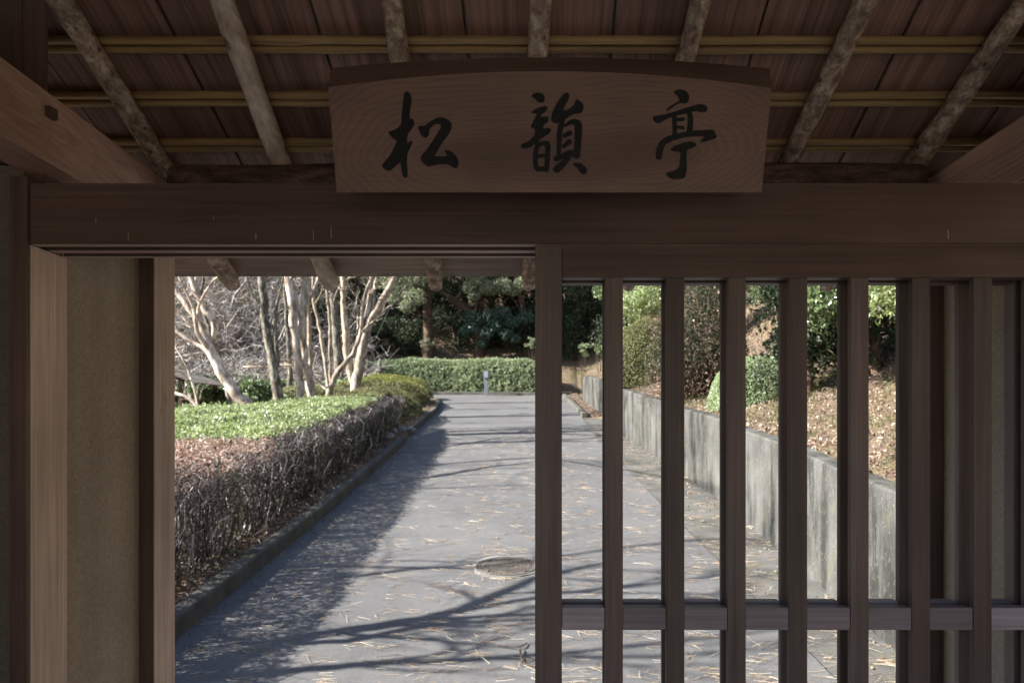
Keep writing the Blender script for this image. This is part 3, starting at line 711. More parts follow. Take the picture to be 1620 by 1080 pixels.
# ------------------------------------------------------------------ trees
def resample(pts, n):
    pts = np.asarray(pts, float); d = np.r_[0, np.cumsum(np.linalg.norm(np.diff(pts, axis=0), axis=1))]
    s = np.linspace(0, d[-1], n); Q = np.stack([np.interp(s, d, pts[:, k]) for k in range(pts.shape[1])], 1)
    for _ in range(2): Q[1:-1] = (Q[:-2] + 2 * Q[1:-1] + Q[2:]) / 4
    return Q
def limb(G, pts, n=None, sides=8, wob=.012, rough=.03):
    """pts: (x, y, z, radius)"""
    pts = np.asarray(pts, float); L = np.linalg.norm(np.diff(pts[:, :3], axis=0), axis=1).sum()
    Q = resample(pts, n or max(6, int(L / .16))); Q[1:-1, :3] += RNG.normal(0, wob, (len(Q) - 2, 3)) * np.minimum(1, Q[1:-1, 3:] * 20)
    G.tube(Q[:, :3], Q[:, 3], sides, True, rough); return Q
def grow(G, tw, Q, depth, n_sub, lmul, start=.3, up=.25, spread=1.0, minr=.006):
    """side branches off a limb, ending in fine twigs"""
    L = np.linalg.norm(np.diff(Q[:, :3], axis=0), axis=1).sum()
    for k in range(n_sub):
        t = start + (1 - start) * (k + random.random()) / n_sub; i = min(len(Q) - 2, int(t * (len(Q) - 1)))
        p = Q[i, :3]; r = Q[i, 3] * random.uniform(.38, .6)
        if r < minr * .6: r = minr * .6
        d = Q[i + 1, :3] - p; d /= np.linalg.norm(d) + 1e-9
        a = RNG.normal(size=3); a -= d * a.dot(d); a /= np.linalg.norm(a)
        v = d * random.uniform(.35, .8) + a * spread + np.array([0, 0, up]); v /= np.linalg.norm(v)
        ln = L * lmul * random.uniform(.6, 1.1) * (1 - .45 * t)
        m = max(5, int(ln / .14)); pts = [p]
        cur = v.copy()
        for s_ in range(m - 1):
            cur = cur + RNG.normal(0, .13, 3) + np.array([0, 0, up * .12]); cur /= np.linalg.norm(cur); pts.append(pts[-1] + cur * ln / (m - 1))
        B = np.c_[np.array(pts), np.linspace(r, max(.0025, r * .25), m)]
        if r > minr: G.tube(B[:, :3], B[:, 3], 5 if r < .02 else 6, False)
        else: tw.append(B)
        if depth > 0: grow(G, tw, B, depth - 1, max(3, int(n_sub * .7)), lmul * 1.0 if depth > 1 else .7, .2, up, spread, minr)
def twig_flush(tw):
    if not tw: return None
    A = np.concatenate([b[:-1] for b in tw]); B = np.concatenate([b[1:] for b in tw])
    return twigs(A[:, :3], B[:, :3], A[:, 3], B[:, 3], .03)

def W(seq, Y, ground=True):
    """photo trace (px, py, half width px) at depth Y to limb points; a fourth value shifts the depth"""
    out = []
    for s in seq:
        y = Y + (s[3] if len(s) > 3 else 0); p = P(s[0], s[1], y); out.append([*p, s[2] / F * y])
    if ground:
        x, y, z, r = out[0]; gz = float(ground_z(x, y))
        if z > gz: out.insert(0, [x + (out[0][0] - out[1][0]) * .3, y, gz - .05, r * 1.25])
    return out
def extend(pts, dz, dx=0, dy=0, r=None):
    a = np.array(pts[-1]); q = a.copy(); q[2] += dz; q[0] += dx; q[1] += dy; q[3] = a[3] * .3 if r is None else r
    m = (a + q) / 2; m[0] += dx * .1; m[3] = a[3] * .68
    return list(pts) + [list(m), list(q)]

def bare_tree(name, label, limbs, mat, n_sub=9, depth=2, lmul=.42, group=None, cat='tree', start=.35, spread=.9, up=.3):
    base = limbs[0][0]; root = thing(name, label, cat, group, (base[0], base[1], base[2]))
    G = Geo(); Qs = [limb(G, l, sides=10) for l in limbs]; G.obj('trunk', mat, root)
    H = Geo(); tw = []
    for Q in Qs: grow(H, tw, Q, depth, n_sub, lmul, start, up, spread)
    v = twig_flush(tw)
    if v: H.add(*v)
    H.obj('crown', mat, root, True)
    return root

T1 = 15.0
bare_tree('bare_tree', 'pale leaning tree with forked cream limbs near the small shelter roof', [
  extend(W([(404, 652, 9), (392, 640, 9), (366, 614, 8.5), (347, 584, 8.2), (331, 548, 8), (321, 520, 7.5), (308, 500, 5.5), (292, 476, 5), (276, 458, 4.5)], T1), 2.2, -1.6, .4),
  extend(W([(332, 542, 4.5), (341, 528, 4.5), (345, 518, 5), (332, 496, 5.5), (316, 478, 5.5), (306, 452, 4.5), (298, 430, 4)], T1, False), 3.0, -.5, .5),
  extend(W([(332, 556, 4), (318, 548, 3.2), (300, 540, 2.8), (288, 532, 2.6), (277, 520, 2.5)], T1, False), .9, -1.5, .3),
], M['bark_pale'], 8, 2, .36)
bare_tree('bare_tree', 'grey dark trunk behind the leaning pale tree', [
  extend(W([(372, 655, 5), (364, 628, 5.5), (356, 590, 4), (340, 560, 3, .4), (318, 470, 2.4, .6), (322, 440, 2)], 17.5), 3.0, .6, 0)], M['bark_grey'], 8, 2, .3)
bare_tree('bare_tree', 'dark lichened trunk with one short upright side limb in front of the cream trunks', [
  extend(W([(445, 655, 9), (443, 640, 8.2), (436, 600, 7), (431, 575, 7), (424, 540, 6.5), (419, 500, 6.2), (416, 460, 6), (413, 430, 6)], 14.0), 4.2, -.5, .3),
  extend(W([(438, 580, 4), (440, 560, 3.8), (436, 530, 3.3), (434, 500, 3.2), (437, 485, 3), (442, 468, 2.2)], 14.0, False), .5, .1, 0)], M['bark_grey'], 8, 2, .36)
bare_tree('bare_tree', 'twin cream trunks standing close together, brightest of the bare trees', [
  extend(W([(480, 650, 6.5), (478, 630, 6.2), (473, 590, 6.2), (468, 540, 6.5), (464, 500, 7), (460, 465, 6.5), (457, 430, 6)], 15.5), 4.5, -.4, .2),
  extend(W([(497, 645, 6.5), (492, 625, 6), (487, 590, 5.5), (480, 550, 6), (478, 520, 7), (479, 490, 6.5), (482, 460, 6), (481, 430, 5)], 15.7), 4.4, .3, .2),
  extend(W([(477, 512, 3), (470, 480, 3.2), (467, 462, 2.5)], 15.6, False), 1.2, -.3, 0)], M['bark_pale'], 8, 2, .34)
bare_tree('bare_tree', 'slender tan trunk just behind the twin cream trunks', [
  extend(W([(499, 642, 4), (494, 610, 3.8), (490, 560, 3.6), (489, 500, 3.4), (486, 440, 3)], 16.8), 3.6, .1, .2)], M['bark_tan'], 8, 2, .3)
bare_tree('bare_tree', 'thin many-stemmed bare tree with a low curved branch between the big trunks', [
  extend(W([(519, 652, 5.5), (518, 632, 5.5), (524, 612, 5.5), (529, 596, 4.5), (537, 582, 4), (552, 570, 4), (562, 552, 3.5), (570, 532, 3.2), (574, 500, 3), (572, 480, 2.6), (584, 450, 2.2)], 16.5), 2.4, .5, .2),
  extend(W([(519, 612, 3), (514, 580, 2.8), (510, 540, 2.8), (502, 500, 2.6), (495, 470, 2.4), (497, 440, 2.4)], 16.5, False), 3.0, -.2, .2),
  extend(W([(524, 604, 3), (522, 560, 2.6), (522, 500, 2.4), (516, 455, 2.2)], 16.5, False), 2.8, .1, .4),
  W([(516, 615, 2.6), (504, 606, 2.6), (492, 592, 2.5), (480, 582, 2.2), (462, 573, 1.8), (440, 581, 1.6), (384, 580, 1.4)], 16.3, False)], M['bark_tan'], 9, 2, .4)
bare_tree('bare_tree', 'stout pale forked tree rising from the mossy clipped mound', [
  extend(W([(561, 632, 8.5), (562, 615, 8.2), (567, 588, 7.8), (572, 560, 7.4), (576, 535, 7), (586, 508, 6.2), (604, 478, 6), (617, 450, 5.5), (629, 430, 4.5)], 20.0), 3.6, 1.8, .4),
  extend(W([(576, 532, 5), (579, 505, 4), (585, 480, 3.8), (586, 455, 3.6), (588, 432, 3.4)], 20.0, False), 3.6, .3, .3),
  extend(W([(560, 606, 5.5), (552, 580, 5.5), (548, 550, 5.6), (546, 520, 5.2), (543, 480, 4.2), (544, 440, 3.6)], 20.1, False), 3.4, -.5, .2),
  extend(W([(575, 524, 3), (572, 500, 2.6), (574, 478, 2.4), (584, 456, 2.2)], 19.9, False), 1.5, .4, 0)], M['bark_tan'], 9, 2, .36)
bare_tree('bare_tree', 'thick grey trunk in the shade beyond the many-stemmed tree', [
  extend(W([(538, 612, 7.5), (536, 580, 7), (532, 530, 6.5), (527, 470, 5.5), (520, 435, 4.5)], 25.0), 5.0, -.5, .4)], M['bark_grey'], 9, 2, .34)
bare_tree('bare_tree', 'dark slim trunk beyond and between the lichened trunk and the cream trunks', [
  extend(W([(455, 640, 4), (459, 590, 3.8), (455, 520, 3.2), (450, 440, 2.8)], 22.0), 4.6, -.3, .2)], M['bark_grey'], 9, 2, .34)
bare_tree('bare_shrub', 'low arching bare shrub beside the shelter roof at the garden edge', [
  W([(324, 662, 3), (318, 645, 3), (306, 632, 2.6), (290, 624, 2.4), (276, 621, 2)], 13.0, True),
  W([(312, 638, 2.2), (309, 610, 2), (300, 585, 1.8), (286, 560, 1.5), (272, 540, 1.3)], 13.0, False)], M['bark_pale'], 6, 1, .5, cat='shrub')

# trees standing just left of the view whose limbs throw the long shadows on the road
def unsh(px, py, h):
    y = 2200.0 / (py - 553.0); x = (px - PX) / F * y; z = float(road_z(y)); t = h / -LD[2]
    return [x - LD[0] * t, y - LD[1] * t, z + h]
def from_sh(seq): return [unsh(a, b, h) + [r * 1.35] for a, b, h, r in seq]
def ground_base(x, y): return [x, y, float(ground_z(x, y)) - .05]
a0 = from_sh([(418, 1021, 1.9, .055), (600, 987, 2.6, .05), (722, 969, 3.1, .042)])
A = [ground_base(-4.3, 2.7) + [.085], [-4.3, 3.0, 1.0, .068]] + a0 + from_sh([(846, 915, 3.8, .028), (960, 890, 4.6, .012)])
A2 = [a0[-1][:3] + [.03]] + from_sh([(846, 943, 3.7, .026), (1010, 925, 4.5, .02), (1180, 905, 5.3, .01)])
A3 = [a0[1][:3] + [.03]] + from_sh([(722, 975, 3.3, .028), (846, 973, 3.8, .022), (1010, 960, 4.6, .016), (1200, 925, 5.4, .009)])
A4 = [a0[0][:3] + [.03]] + from_sh([(560, 1012, 2.4, .03), (680, 985, 3.0, .024), (760, 985, 3.5, .018), (846, 956, 4.1, .012)])
bare_tree('bare_tree', 'slender forked tree beside the gate whose branch shadows cross the road', [A, A2, A3, A4], M['bark_tan'], 9, 2, .34, start=.4, spread=.8)
B0 = [ground_base(-5.2, 3.5) + [.075], [-5.2, 3.4, 1.2, .06]] + from_sh([(440, 1062, 2.5, .036), (600, 1047, 3.1, .032), (760, 1043, 3.6, .03), (846, 1037, 3.9, .024), (960, 1026, 4.5, .018), (1180, 1000, 5.3, .013), (1330, 985, 6.0, .007)])
B1 = [B0[5][:3] + [.02]] + from_sh([(940, 1041, 4.5, .018), (1080, 1036, 5.1, .014), (1300, 1020, 5.9, .008)])
B2 = [B0[3][:3] + [.02]] + from_sh([(730, 1030, 3.6, .018), (700, 1010, 3.8, .012), (650, 1000, 4.0, .006)])
bare_tree('bare_tree', 'thin tree beside the gate casting the lowest long shadow over the road', [B0, B1, B2], M['bark_tan'], 8, 1, .32, start=.45, spread=.8)
for (bx, by, seq, lab) in (
   (-8.2, 7.2, [(620, 765, 4.2, .035), (760, 740, 5.0, .03), (900, 725, 6.0, .02), (1000, 735, 6.8, .01)], 'bare tree in the garden hedge casting the middle shadow'),
   (-9.0, 11.5, [(700, 708, 4.6, .03), (800, 690, 5.4, .026), (930, 700, 6.4, .014)], 'bare tree far down the garden casting a narrow shadow'),
   (-10.2, 8.6, [(690, 735, 5.0, .03), (850, 722, 5.8, .03), (980, 742, 6.6, .022), (1090, 760, 7.4, .02), (1180, 800, 8.2, .01)], 'bare garden tree whose shadow reaches the retaining wall'),
   (-9.5, 6.2, [(760, 900, 5.0, .02), (960, 868, 6.2, .02), (1140, 850, 7.2, .018), (1290, 860, 8.2, .014)], 'bare tree behind the brown hedge shading the concrete verge'),
   (-7.6, 4.6, [(620, 905, 3.6, .016), (780, 888, 4.3, .014), (960, 870, 5.4, .012), (1100, 850, 6.2, .008)], 'thin bare sapling behind the brown hedge by the gate')):
    L0 = [ground_base(bx, by) + [.07], [bx, by - .1, 2.2, .055]] + from_sh(seq)
    bare_tree('bare_tree', lab, [L0], M['bark_grey'], 9, 1, .35, start=.35, spread=.9)

# ------------------------------------------------------------------ the broad hedge along the left kerb
def hx_r(y): return kerb_x(y) - .34 - .04 * np.clip(y - 14, 0, 10)
def hx_l(y): return np.interp(y, [3, 9.5, 10.8, 13, 17.5], [-9.5, -8.5, -6.3, -4.9, -3.75])
def hedge_top(x, y):
    return road_z(y) + .12 + .86 + .035 * fbm(x, y, 2.3) - .10 * sst(.18, 0, hx_r(y) - x) - .15 * sst(15.5, 18, y)
hedge = thing('broad_hedge', 'broad flat-topped hedge along the kerb, brown and twiggy near the gate, leafy green beyond', 'hedge', None, (-3.5, 8, .5))
def near_hedge():
    parts = []
    # upright stems and side twigs on the road face
    N = 1700; y = 3.2 + 15.3 * RNG.uniform(0, 1, N) ** 1.15
    d = np.abs(RNG.normal(0, .22, N)) + .02; x = hx_r(y) - d
    z0 = ground_z(x, y) - .02; zt = hedge_top(x, y) - .04
    p0 = np.stack([x, y, z0], 1); lean = RNG.normal(0, .14, (N, 2)); pm = np.stack([x + lean[:, 0] * .5 + .02, y + lean[:, 1], z0 + (zt - z0) * .5], 1)
    p1 = np.stack([np.minimum(x + lean[:, 0] + RNG.normal(.02, .05, N), hx_r(y) + .05), y + lean[:, 1] * 1.6, zt], 1)
    r = .0035 + .009 * RNG.uniform(0, 1, N) ** 2
    parts += [twigs(p0, pm, r, r * .8, .12), twigs(pm, p1, r * .8, r * .4, .14)]
    K = 5
    t = RNG.uniform(.15, 1, (N, K)); base = np.where(t[..., None] < .5, p0[:, None] + (pm - p0)[:, None] * t[..., None] * 2, pm[:, None] + (p1 - pm)[:, None] * (t[..., None] * 2 - 1)).reshape(-1, 3)
    dr = RNG.normal(0, 1, base.shape); dr[:, 2] = np.abs(dr[:, 2]) * 1.0 + .2; dr /= np.linalg.norm(dr, axis=1)[:, None]
    ln = RNG.uniform(.06, .22, len(base))[:, None]; e = base + dr * ln
    e[:, 2] = np.minimum(e[:, 2], hedge_top(e[:, 0], e[:, 1]) + .03); e[:, 0] = np.minimum(e[:, 0], hx_r(e[:, 1]) + .09)
    parts.append(twigs(base, e, .0034, .0014, .22))
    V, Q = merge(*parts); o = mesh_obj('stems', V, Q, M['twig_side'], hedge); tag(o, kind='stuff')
    # brown clipped top near the gate
    N = 42000; y = RNG.uniform(3.0, 8.4, N); x = hx_r(y) - RNG.uniform(0, 1, N) ** 1.15 * (hx_r(y) + 8.0)
    yy_ = 7.95 + .25 * fbm(x, y, 2.0); k = (y < yy_) & (RNG.uniform(0, 1, N) < (.6 + .5 * (hx_r(y) - x)) * np.where(fbm(x * 3.7, y * 3.7, 2.1) > -.35, 1, .25)); x, y = x[k], y[k]; z = hedge_top(x, y) - np.abs(RNG.normal(0, .05, len(x))) + .03 * np.abs(RNG.normal(0, 1, len(x)))
    a = np.stack([x, y, z], 1); dv = RNG.normal(0, 1, a.shape); dv[:, 2] = dv[:, 2] * .35 + .15; dv /= np.linalg.norm(dv, axis=1)[:, None]
    V1 = twigs(a[::2], a[::2] + dv[::2] * RNG.uniform(.03, .13, (len(a[::2]), 1)), .0022, .0012, .1)
    o = mesh_obj('top_twigs', *V1, M['twig'], hedge); tag(o, kind='stuff')
    o = mesh_obj('dry_leaves', *leaves(a, .05, .3, .3), M['leaf_brown'], hedge); tag(o, kind='stuff')
    # sunlit green top
    N = 92000; y = RNG.uniform(7.5, 17.5, N); w = hx_r(y) - hx_l(y); x = hx_r(y) - RNG.uniform(0, 1, N) * w
    yy_ = 7.95 + .25 * fbm(x, y, 2.0); edge = hx_r(y) - x > .10 + .25 * (RNG.uniform(0, 1, N))
    k = (y > yy_) & edge; x, y = x[k], y[k]
    z = hedge_top(x, y) - np.abs(RNG.normal(0, .055, len(x))) + .03 + .03 * fbm(x * 5, y * 5, 1.7) + .03 * np.abs(RNG.normal(0, 1, len(x)))
    far = y > 14.3 + .6 * fbm(x, y, 1.5)
    C = np.stack([x, y, z], 1)
    o = mesh_obj('green_leaves', *leaves(C[~far], .052, .3, .5), M['leaf_bright'], hedge); tag(o, kind='stuff')
    o = mesh_obj('olive_leaves', *leaves(C[far], .04, .35, .5), M['leaf_olive'], hedge); tag(o, kind='stuff')
    # greyish twiggy shoulder at the top of the road face
    N = 6500; y = RNG.uniform(3.2, 18.2, N); x = hx_r(y) - RNG.uniform(-.06, .3, N); z = hedge_top(x, y) - np.abs(RNG.normal(0, .06, N)) - .02
    a = np.stack([x, y, z], 1); dv = RNG.normal(0, 1, a.shape); dv[:, 2] += .5; dv /= np.linalg.norm(dv, axis=1)[:, None]
    o = mesh_obj('shoulder_twigs', *twigs(a, a + dv * RNG.uniform(.03, .10, (N, 1)), .0024, .0012, .1), M['twig'], hedge); tag(o, kind='stuff')
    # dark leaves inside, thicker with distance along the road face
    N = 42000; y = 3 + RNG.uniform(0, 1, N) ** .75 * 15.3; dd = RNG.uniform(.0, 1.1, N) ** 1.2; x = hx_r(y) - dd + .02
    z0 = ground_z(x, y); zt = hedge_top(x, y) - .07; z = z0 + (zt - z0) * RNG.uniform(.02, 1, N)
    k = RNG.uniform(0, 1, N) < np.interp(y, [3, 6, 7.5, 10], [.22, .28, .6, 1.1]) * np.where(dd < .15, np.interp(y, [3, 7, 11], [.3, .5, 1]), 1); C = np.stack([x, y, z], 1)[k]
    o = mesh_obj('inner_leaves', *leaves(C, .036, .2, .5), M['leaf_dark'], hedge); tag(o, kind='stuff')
    N = 9000; y = 5.5 + RNG.uniform(0, 1, N) ** .8 * 12.5; x = hx_r(y) + RNG.normal(-.02, .06, N); z0 = ground_z(x, y); z = z0 + (hedge_top(x, y) - z0) * RNG.uniform(.1, .95, N)
    k = fbm(x * 2, y * 1.5, 1.9) + .3 * fbm(y, z * 4, 3) > .15; o = mesh_obj('side_leaves', *leaves(np.stack([x, y, z], 1)[k], .034, .3, .5), M['leaf_olive'], hedge); tag(o, kind='stuff')
    # body under the top, so that the hedge is not hollow
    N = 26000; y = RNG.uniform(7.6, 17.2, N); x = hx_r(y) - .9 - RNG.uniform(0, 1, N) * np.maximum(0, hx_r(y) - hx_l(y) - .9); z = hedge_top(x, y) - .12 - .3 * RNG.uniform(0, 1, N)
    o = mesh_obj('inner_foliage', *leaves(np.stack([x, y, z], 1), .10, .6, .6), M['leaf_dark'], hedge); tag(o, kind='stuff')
near_hedge()

def shell_pts(N, c, rad, top=.5, flat=2.0, base_z=None):
    """points near the surface of a clipped mound (super-ellipsoid), with outward normals"""
    u = RNG.normal(size=(N, 3)); u /= np.linalg.norm(u, axis=1)[:, None]; u[:, 2] = np.abs(u[:, 2]) * 1.0
    q = (np.abs(u) ** flat).sum(1) ** (-1 / flat); p = u * q[:, None]
    n = p.copy(); depth = 1 - np.abs(RNG.normal(0, .05, N))
    rad = np.array(rad); lump = 1 + .05 * fbm(p[:, 0] * 3, p[:, 1] * 3 + p[:, 2] * 2, 1.5)
    return np.array(c) + p * rad * (depth * lump)[:, None], n
def mound(name, label, c, rad, N, leaf, size, cat='shrub', flat=2.6, group=None, inner='leaf_dark', twigN=400, leaf_top=None):
    c = np.array(c, float); gz = float(ground_z(c[0], c[1])); root = thing(name, label, cat, group, (c[0], c[1], gz))
    C, n = shell_pts(N, c, rad, flat=flat); V, Q = leaves(C, size, .45, .5, nrm=n)
    if leaf_top:
        top = (C[:, 2] - c[2]) / rad[2] > .74 + .1 * fbm(C[:, 0] * 2, C[:, 1] * 2, 2.0); o = mesh_obj('foliage', *leaves(C[~top], size, .45, .5, nrm=n[~top]), M[leaf], root); tag(o, kind='stuff')
        o = mesh_obj('top_foliage', *leaves(C[top], size, .5, .5, nrm=n[top]), M[leaf_top], root); tag(o, kind='stuff')
    else: o = mesh_obj('foliage', V, Q, M[leaf], root); tag(o, kind='stuff')
    C2, n2 = shell_pts(int(N * .45), c, np.array(rad) * .86, flat=flat); o = mesh_obj('inner_foliage', *leaves(C2, size * 1.6, .3, .6), M[inner], root); tag(o, kind='stuff')
    a = RNG.uniform(0, 2 * math.pi, twigN); rr = np.sqrt(RNG.uniform(0, .5, twigN)); p0 = np.stack([c[0] + .3 * rr * np.cos(a), c[1] + .3 * rr * np.sin(a), np.full(twigN, gz - .05)], 1)
    C3, _ = shell_pts(twigN, c, np.array(rad) * .92, flat=flat); o = mesh_obj('stems', *twigs(p0, C3, .009, .003, .06), M['stem'], root); tag(o, kind='stuff')
    return root

# clipped mounds at the bend
def gz(x, y): return float(ground_z(x, y))
mound('clipped_mound', 'low clipped mound with a yellow-green mossy top at the bend of the road', (-5.6, 24.0, gz(-5.6, 24) - .05), (1.55, 2.2, .92), 17000, 'leaf_olive', .055, 'shrub', 3.0, leaf_top='leaf_moss')
mound('clipped_mound', 'second yellow-topped clipped mound further behind, against the long green hedge', (-6.6, 27.6, gz(-6.6, 27.6) - .05), (2.1, 1.2, .95), 14000, 'leaf_olive', .055, 'shrub', 3.0, leaf_top='leaf_moss')
mound('clipped_mound', 'olive clipped mound just past the end of the broad hedge', (-4.55, 19.6, gz(-4.55, 19.6) - .05), (1.0, 1.9, .85), 13000, 'leaf_olive', .045, 'shrub', 3.0)
mound('clipped_mound', 'brownish clipped mound around the foot of the stout forked tree', (-6.9, 21.5, gz(-6.9, 21.5) - .05), (1.5, 2.0, .8), 12000, 'leaf_olive', .05, 'shrub', 3.0)

# the long green hedge across the end of the road
def far_hedge():
    root = thing('clipped_hedge', 'long clipped green hedge across the end of the road behind the lamp post', 'hedge', None, (-3.6, 31.6, 3.3))
    N0 = 5200; cx = RNG.uniform(-9.5, .15, N0); N = N0 * 12; x = np.repeat(cx, 12) ; cu = RNG.uniform(0, 1, N0); ch = RNG.uniform(0, 1, N0); cj = RNG.normal(0, .05, N0); yf = np.interp(-x, [-1.4, -.2, 5.5, 16], [31.0, 30.9, 31.35, 32]); u = np.repeat(cu, 12)
    face = u < .62; top_h = 1.52 + .07 * fbm(x, x * .3, 1.3) - .35 * sst(-.9, .15, x) - .12 * sst(-6, -9, x); base = road_z(yf) + .08
    bulge = .05 * fbm(x, base, 2.7)
    hh = np.repeat(ch, 12); cj = np.repeat(cj, 12); y = np.where(face, yf + .06 + .16 * hh ** 4 - bulge + cj, yf + .2 + 1.1 * hh)
    z = np.where(face, base + hh * top_h, base + top_h - np.abs(RNG.normal(0, .04, N)) + .02)
    nrm = np.where(face[:, None], np.array([0, -1, .25]), np.array([0, 0, 1.0])); C = np.stack([x, y, z], 1) + RNG.normal(0, .038, (N, 3))
    o = mesh_obj('foliage', *leaves(C, .062, .25, .55, nrm=nrm), M['leaf_hedge'], root); tag(o, kind='stuff')
    N = 14000; x = RNG.uniform(-9.4, .1, N); y = np.interp(-x, [-1.4, -.2, 5.5, 16], [31.2, 31.1, 31.55, 32.2]) + RNG.uniform(.02, .9, N); z = road_z(y) + RNG.uniform(.05, 1.36, N)
    o = mesh_obj('inner_foliage', *leaves(np.stack([x, y, z], 1), .14, .2, .6), M['leaf_dark'], root); tag(o, kind='stuff')
    N = 500; x = RNG.uniform(-9.3, .1, N); y = np.interp(-x, [-1.4, -.2, 5.5, 16], [31.2, 31.1, 31.55, 32.2]) + RNG.uniform(0, .3, N); z = road_z(y)
    a = np.stack([x, y, z], 1); b = a + RNG.normal(0, .12, a.shape); b[:, 2] = a[:, 2] + 1.2
    o = mesh_obj('stems', *twigs(a, b, .012, .005, .05), M['stem'], root); tag(o, kind='stuff')
far_hedge()

# ------------------------------------------------------------------ evergreen trees and shrubs
def crown_pts(clumps, per, sig):
    cl = np.asarray(clumps, float); C = np.repeat(cl[:, :3], per, 0); s = np.repeat(cl[:, 3:4], per, 0)
    u = RNG.normal(size=C.shape); u /= np.linalg.norm(u, axis=1)[:, None]; rr = RNG.uniform(.15, 1, (len(C), 1)) ** .45
    return C + u * rr * s * np.array([1, 1, .72])
def ellipsoid_clumps(n, c, rad, size, shell=.6):
    u = RNG.normal(size=(n, 3)); u /= np.linalg.norm(u, axis=1)[:, None]; rr = RNG.uniform(shell, 1, (n, 1)) ** .8
    return np.c_[np.array(c) + u * rr * np.array(rad), RNG.uniform(size * .6, size * 1.3, n)]
def evergreen(name, label, base, trunk_pts, clumps, per, leaf, size, trunk_mat='bark_brown', group=None, cat='tree', up=.45, droop=0.0, aspect=.5):
    root = thing(name, label, cat, group, tuple(base)); G = Geo()
    Qs = [limb(G, t, sides=8) for t in trunk_pts]
    main = Qs[0]
    cl = np.asarray(clumps)
    for k in range(0, len(cl), max(1, len(cl) // 16)):       # limbs out to the leaf clumps
        i = int(len(main) * random.uniform(.45, .95)) - 1; a = main[i]; b = cl[k, :3]; mid = (a[:3] + b) / 2 + RNG.normal(0, .15, 3)
        Q = resample(np.array([[*a[:3], a[3] * .5], [*mid, a[3] * .35], [*b, .015]]), 8); G.tube(Q[:, :3], Q[:, 3], 5, False)
    G.obj('trunk', M[trunk_mat], root)
    o = mesh_obj('crown', *leaves(crown_pts(cl, per, 1), size, up, aspect, droop=droop), M[leaf], root); tag(o, kind='stuff')
    return root
def up_trunk(x, y, h, r, lean=(0, 0)):
    z = gz(x, y) - .1; return [[x, y, z, r * 1.25], [x + lean[0] * .3, y + lean[1] * .3, z + h * .3, r], [x + lean[0] * .7, y + lean[1] * .7, z + h * .7, r * .75], [x + lean[0], y + lean[1], z + h, r * .3]]
def cl_px(lst, Y):          # clumps given where they show in the photo
    return np.array([[*P(a, b, Y + (c[0] if c else 0)), s / F * Y] for a, b, s, *c in lst])

# row beyond the long hedge
xa = P(677, 520, 34)[0]
evergreen('evergreen_tree', 'evergreen with a straight brown trunk and pale sunlit foliage behind the long hedge', (xa, 34, gz(xa, 34)),
  [up_trunk(xa, 34, 7.5, .21)], np.r_[cl_px([(612, 440, 26), (640, 452, 24), (655, 470, 20, -.5), (630, 430, 26), (665, 440, 24), (645, 485, 14, -.5), (625, 470, 18), (690, 425, 24)], 33.2), ellipsoid_clumps(20, (xa - .8, 33.6, gz(xa, 34) + 6.0), (2.6, 1.8, 1.7), .9)], 620, 'leaf_pale', .13)
xb = P(758, 560, 34.5)[0]
bl = [up_trunk(xb, 34.5, 6.5, .22), W([(757, 515, 6), (745, 492, 7), (724, 480, 6.5), (712, 470, 4), (696, 462, 3)], 34.5, False), W([(722, 480, 4), (727, 466, 4), (735, 450, 3)], 34.5, False)]
evergreen('evergreen_tree', 'dark evergreen with a crooked low limb and large bluish leaves behind the lamp post', (xb, 34.5, gz(xb, 34.5)),
  bl, cl_px([(745, 520, 14), (768, 526, 15), (785, 515, 15), (757, 505, 13), (735, 523, 10), (800, 528, 12), (760, 545, 9), (775, 500, 18), (815, 535, 9), (795, 495, 16), (810, 510, 14), (748, 500, 12), (830, 500, 16)], 33.6), 190, 'leaf_blue', .17, up=.2, droop=1.1, aspect=.42)
xc = P(835, 560, 35)[0]
evergreen('evergreen_tree', 'evergreen with a pale sunlit crown top above the crooked tree', (xc, 35, gz(xc, 35)),
  [up_trunk(xc, 35, 7.0, .18, (-.8, -.4))], np.r_[cl_px([(745, 455, 15), (750, 468, 10), (757, 446, 17), (775, 456, 16), (795, 452, 18), (812, 458, 14), (830, 448, 18), (765, 458, 10), (750, 432, 16), (845, 447, 14)], 33.0), ellipsoid_clumps(14, (P(800, 395, 34)[0], 34, P(0, 395, 34)[2]), (2.6, 1.6, 1.0), .8)], 560, 'leaf_pale', .13)
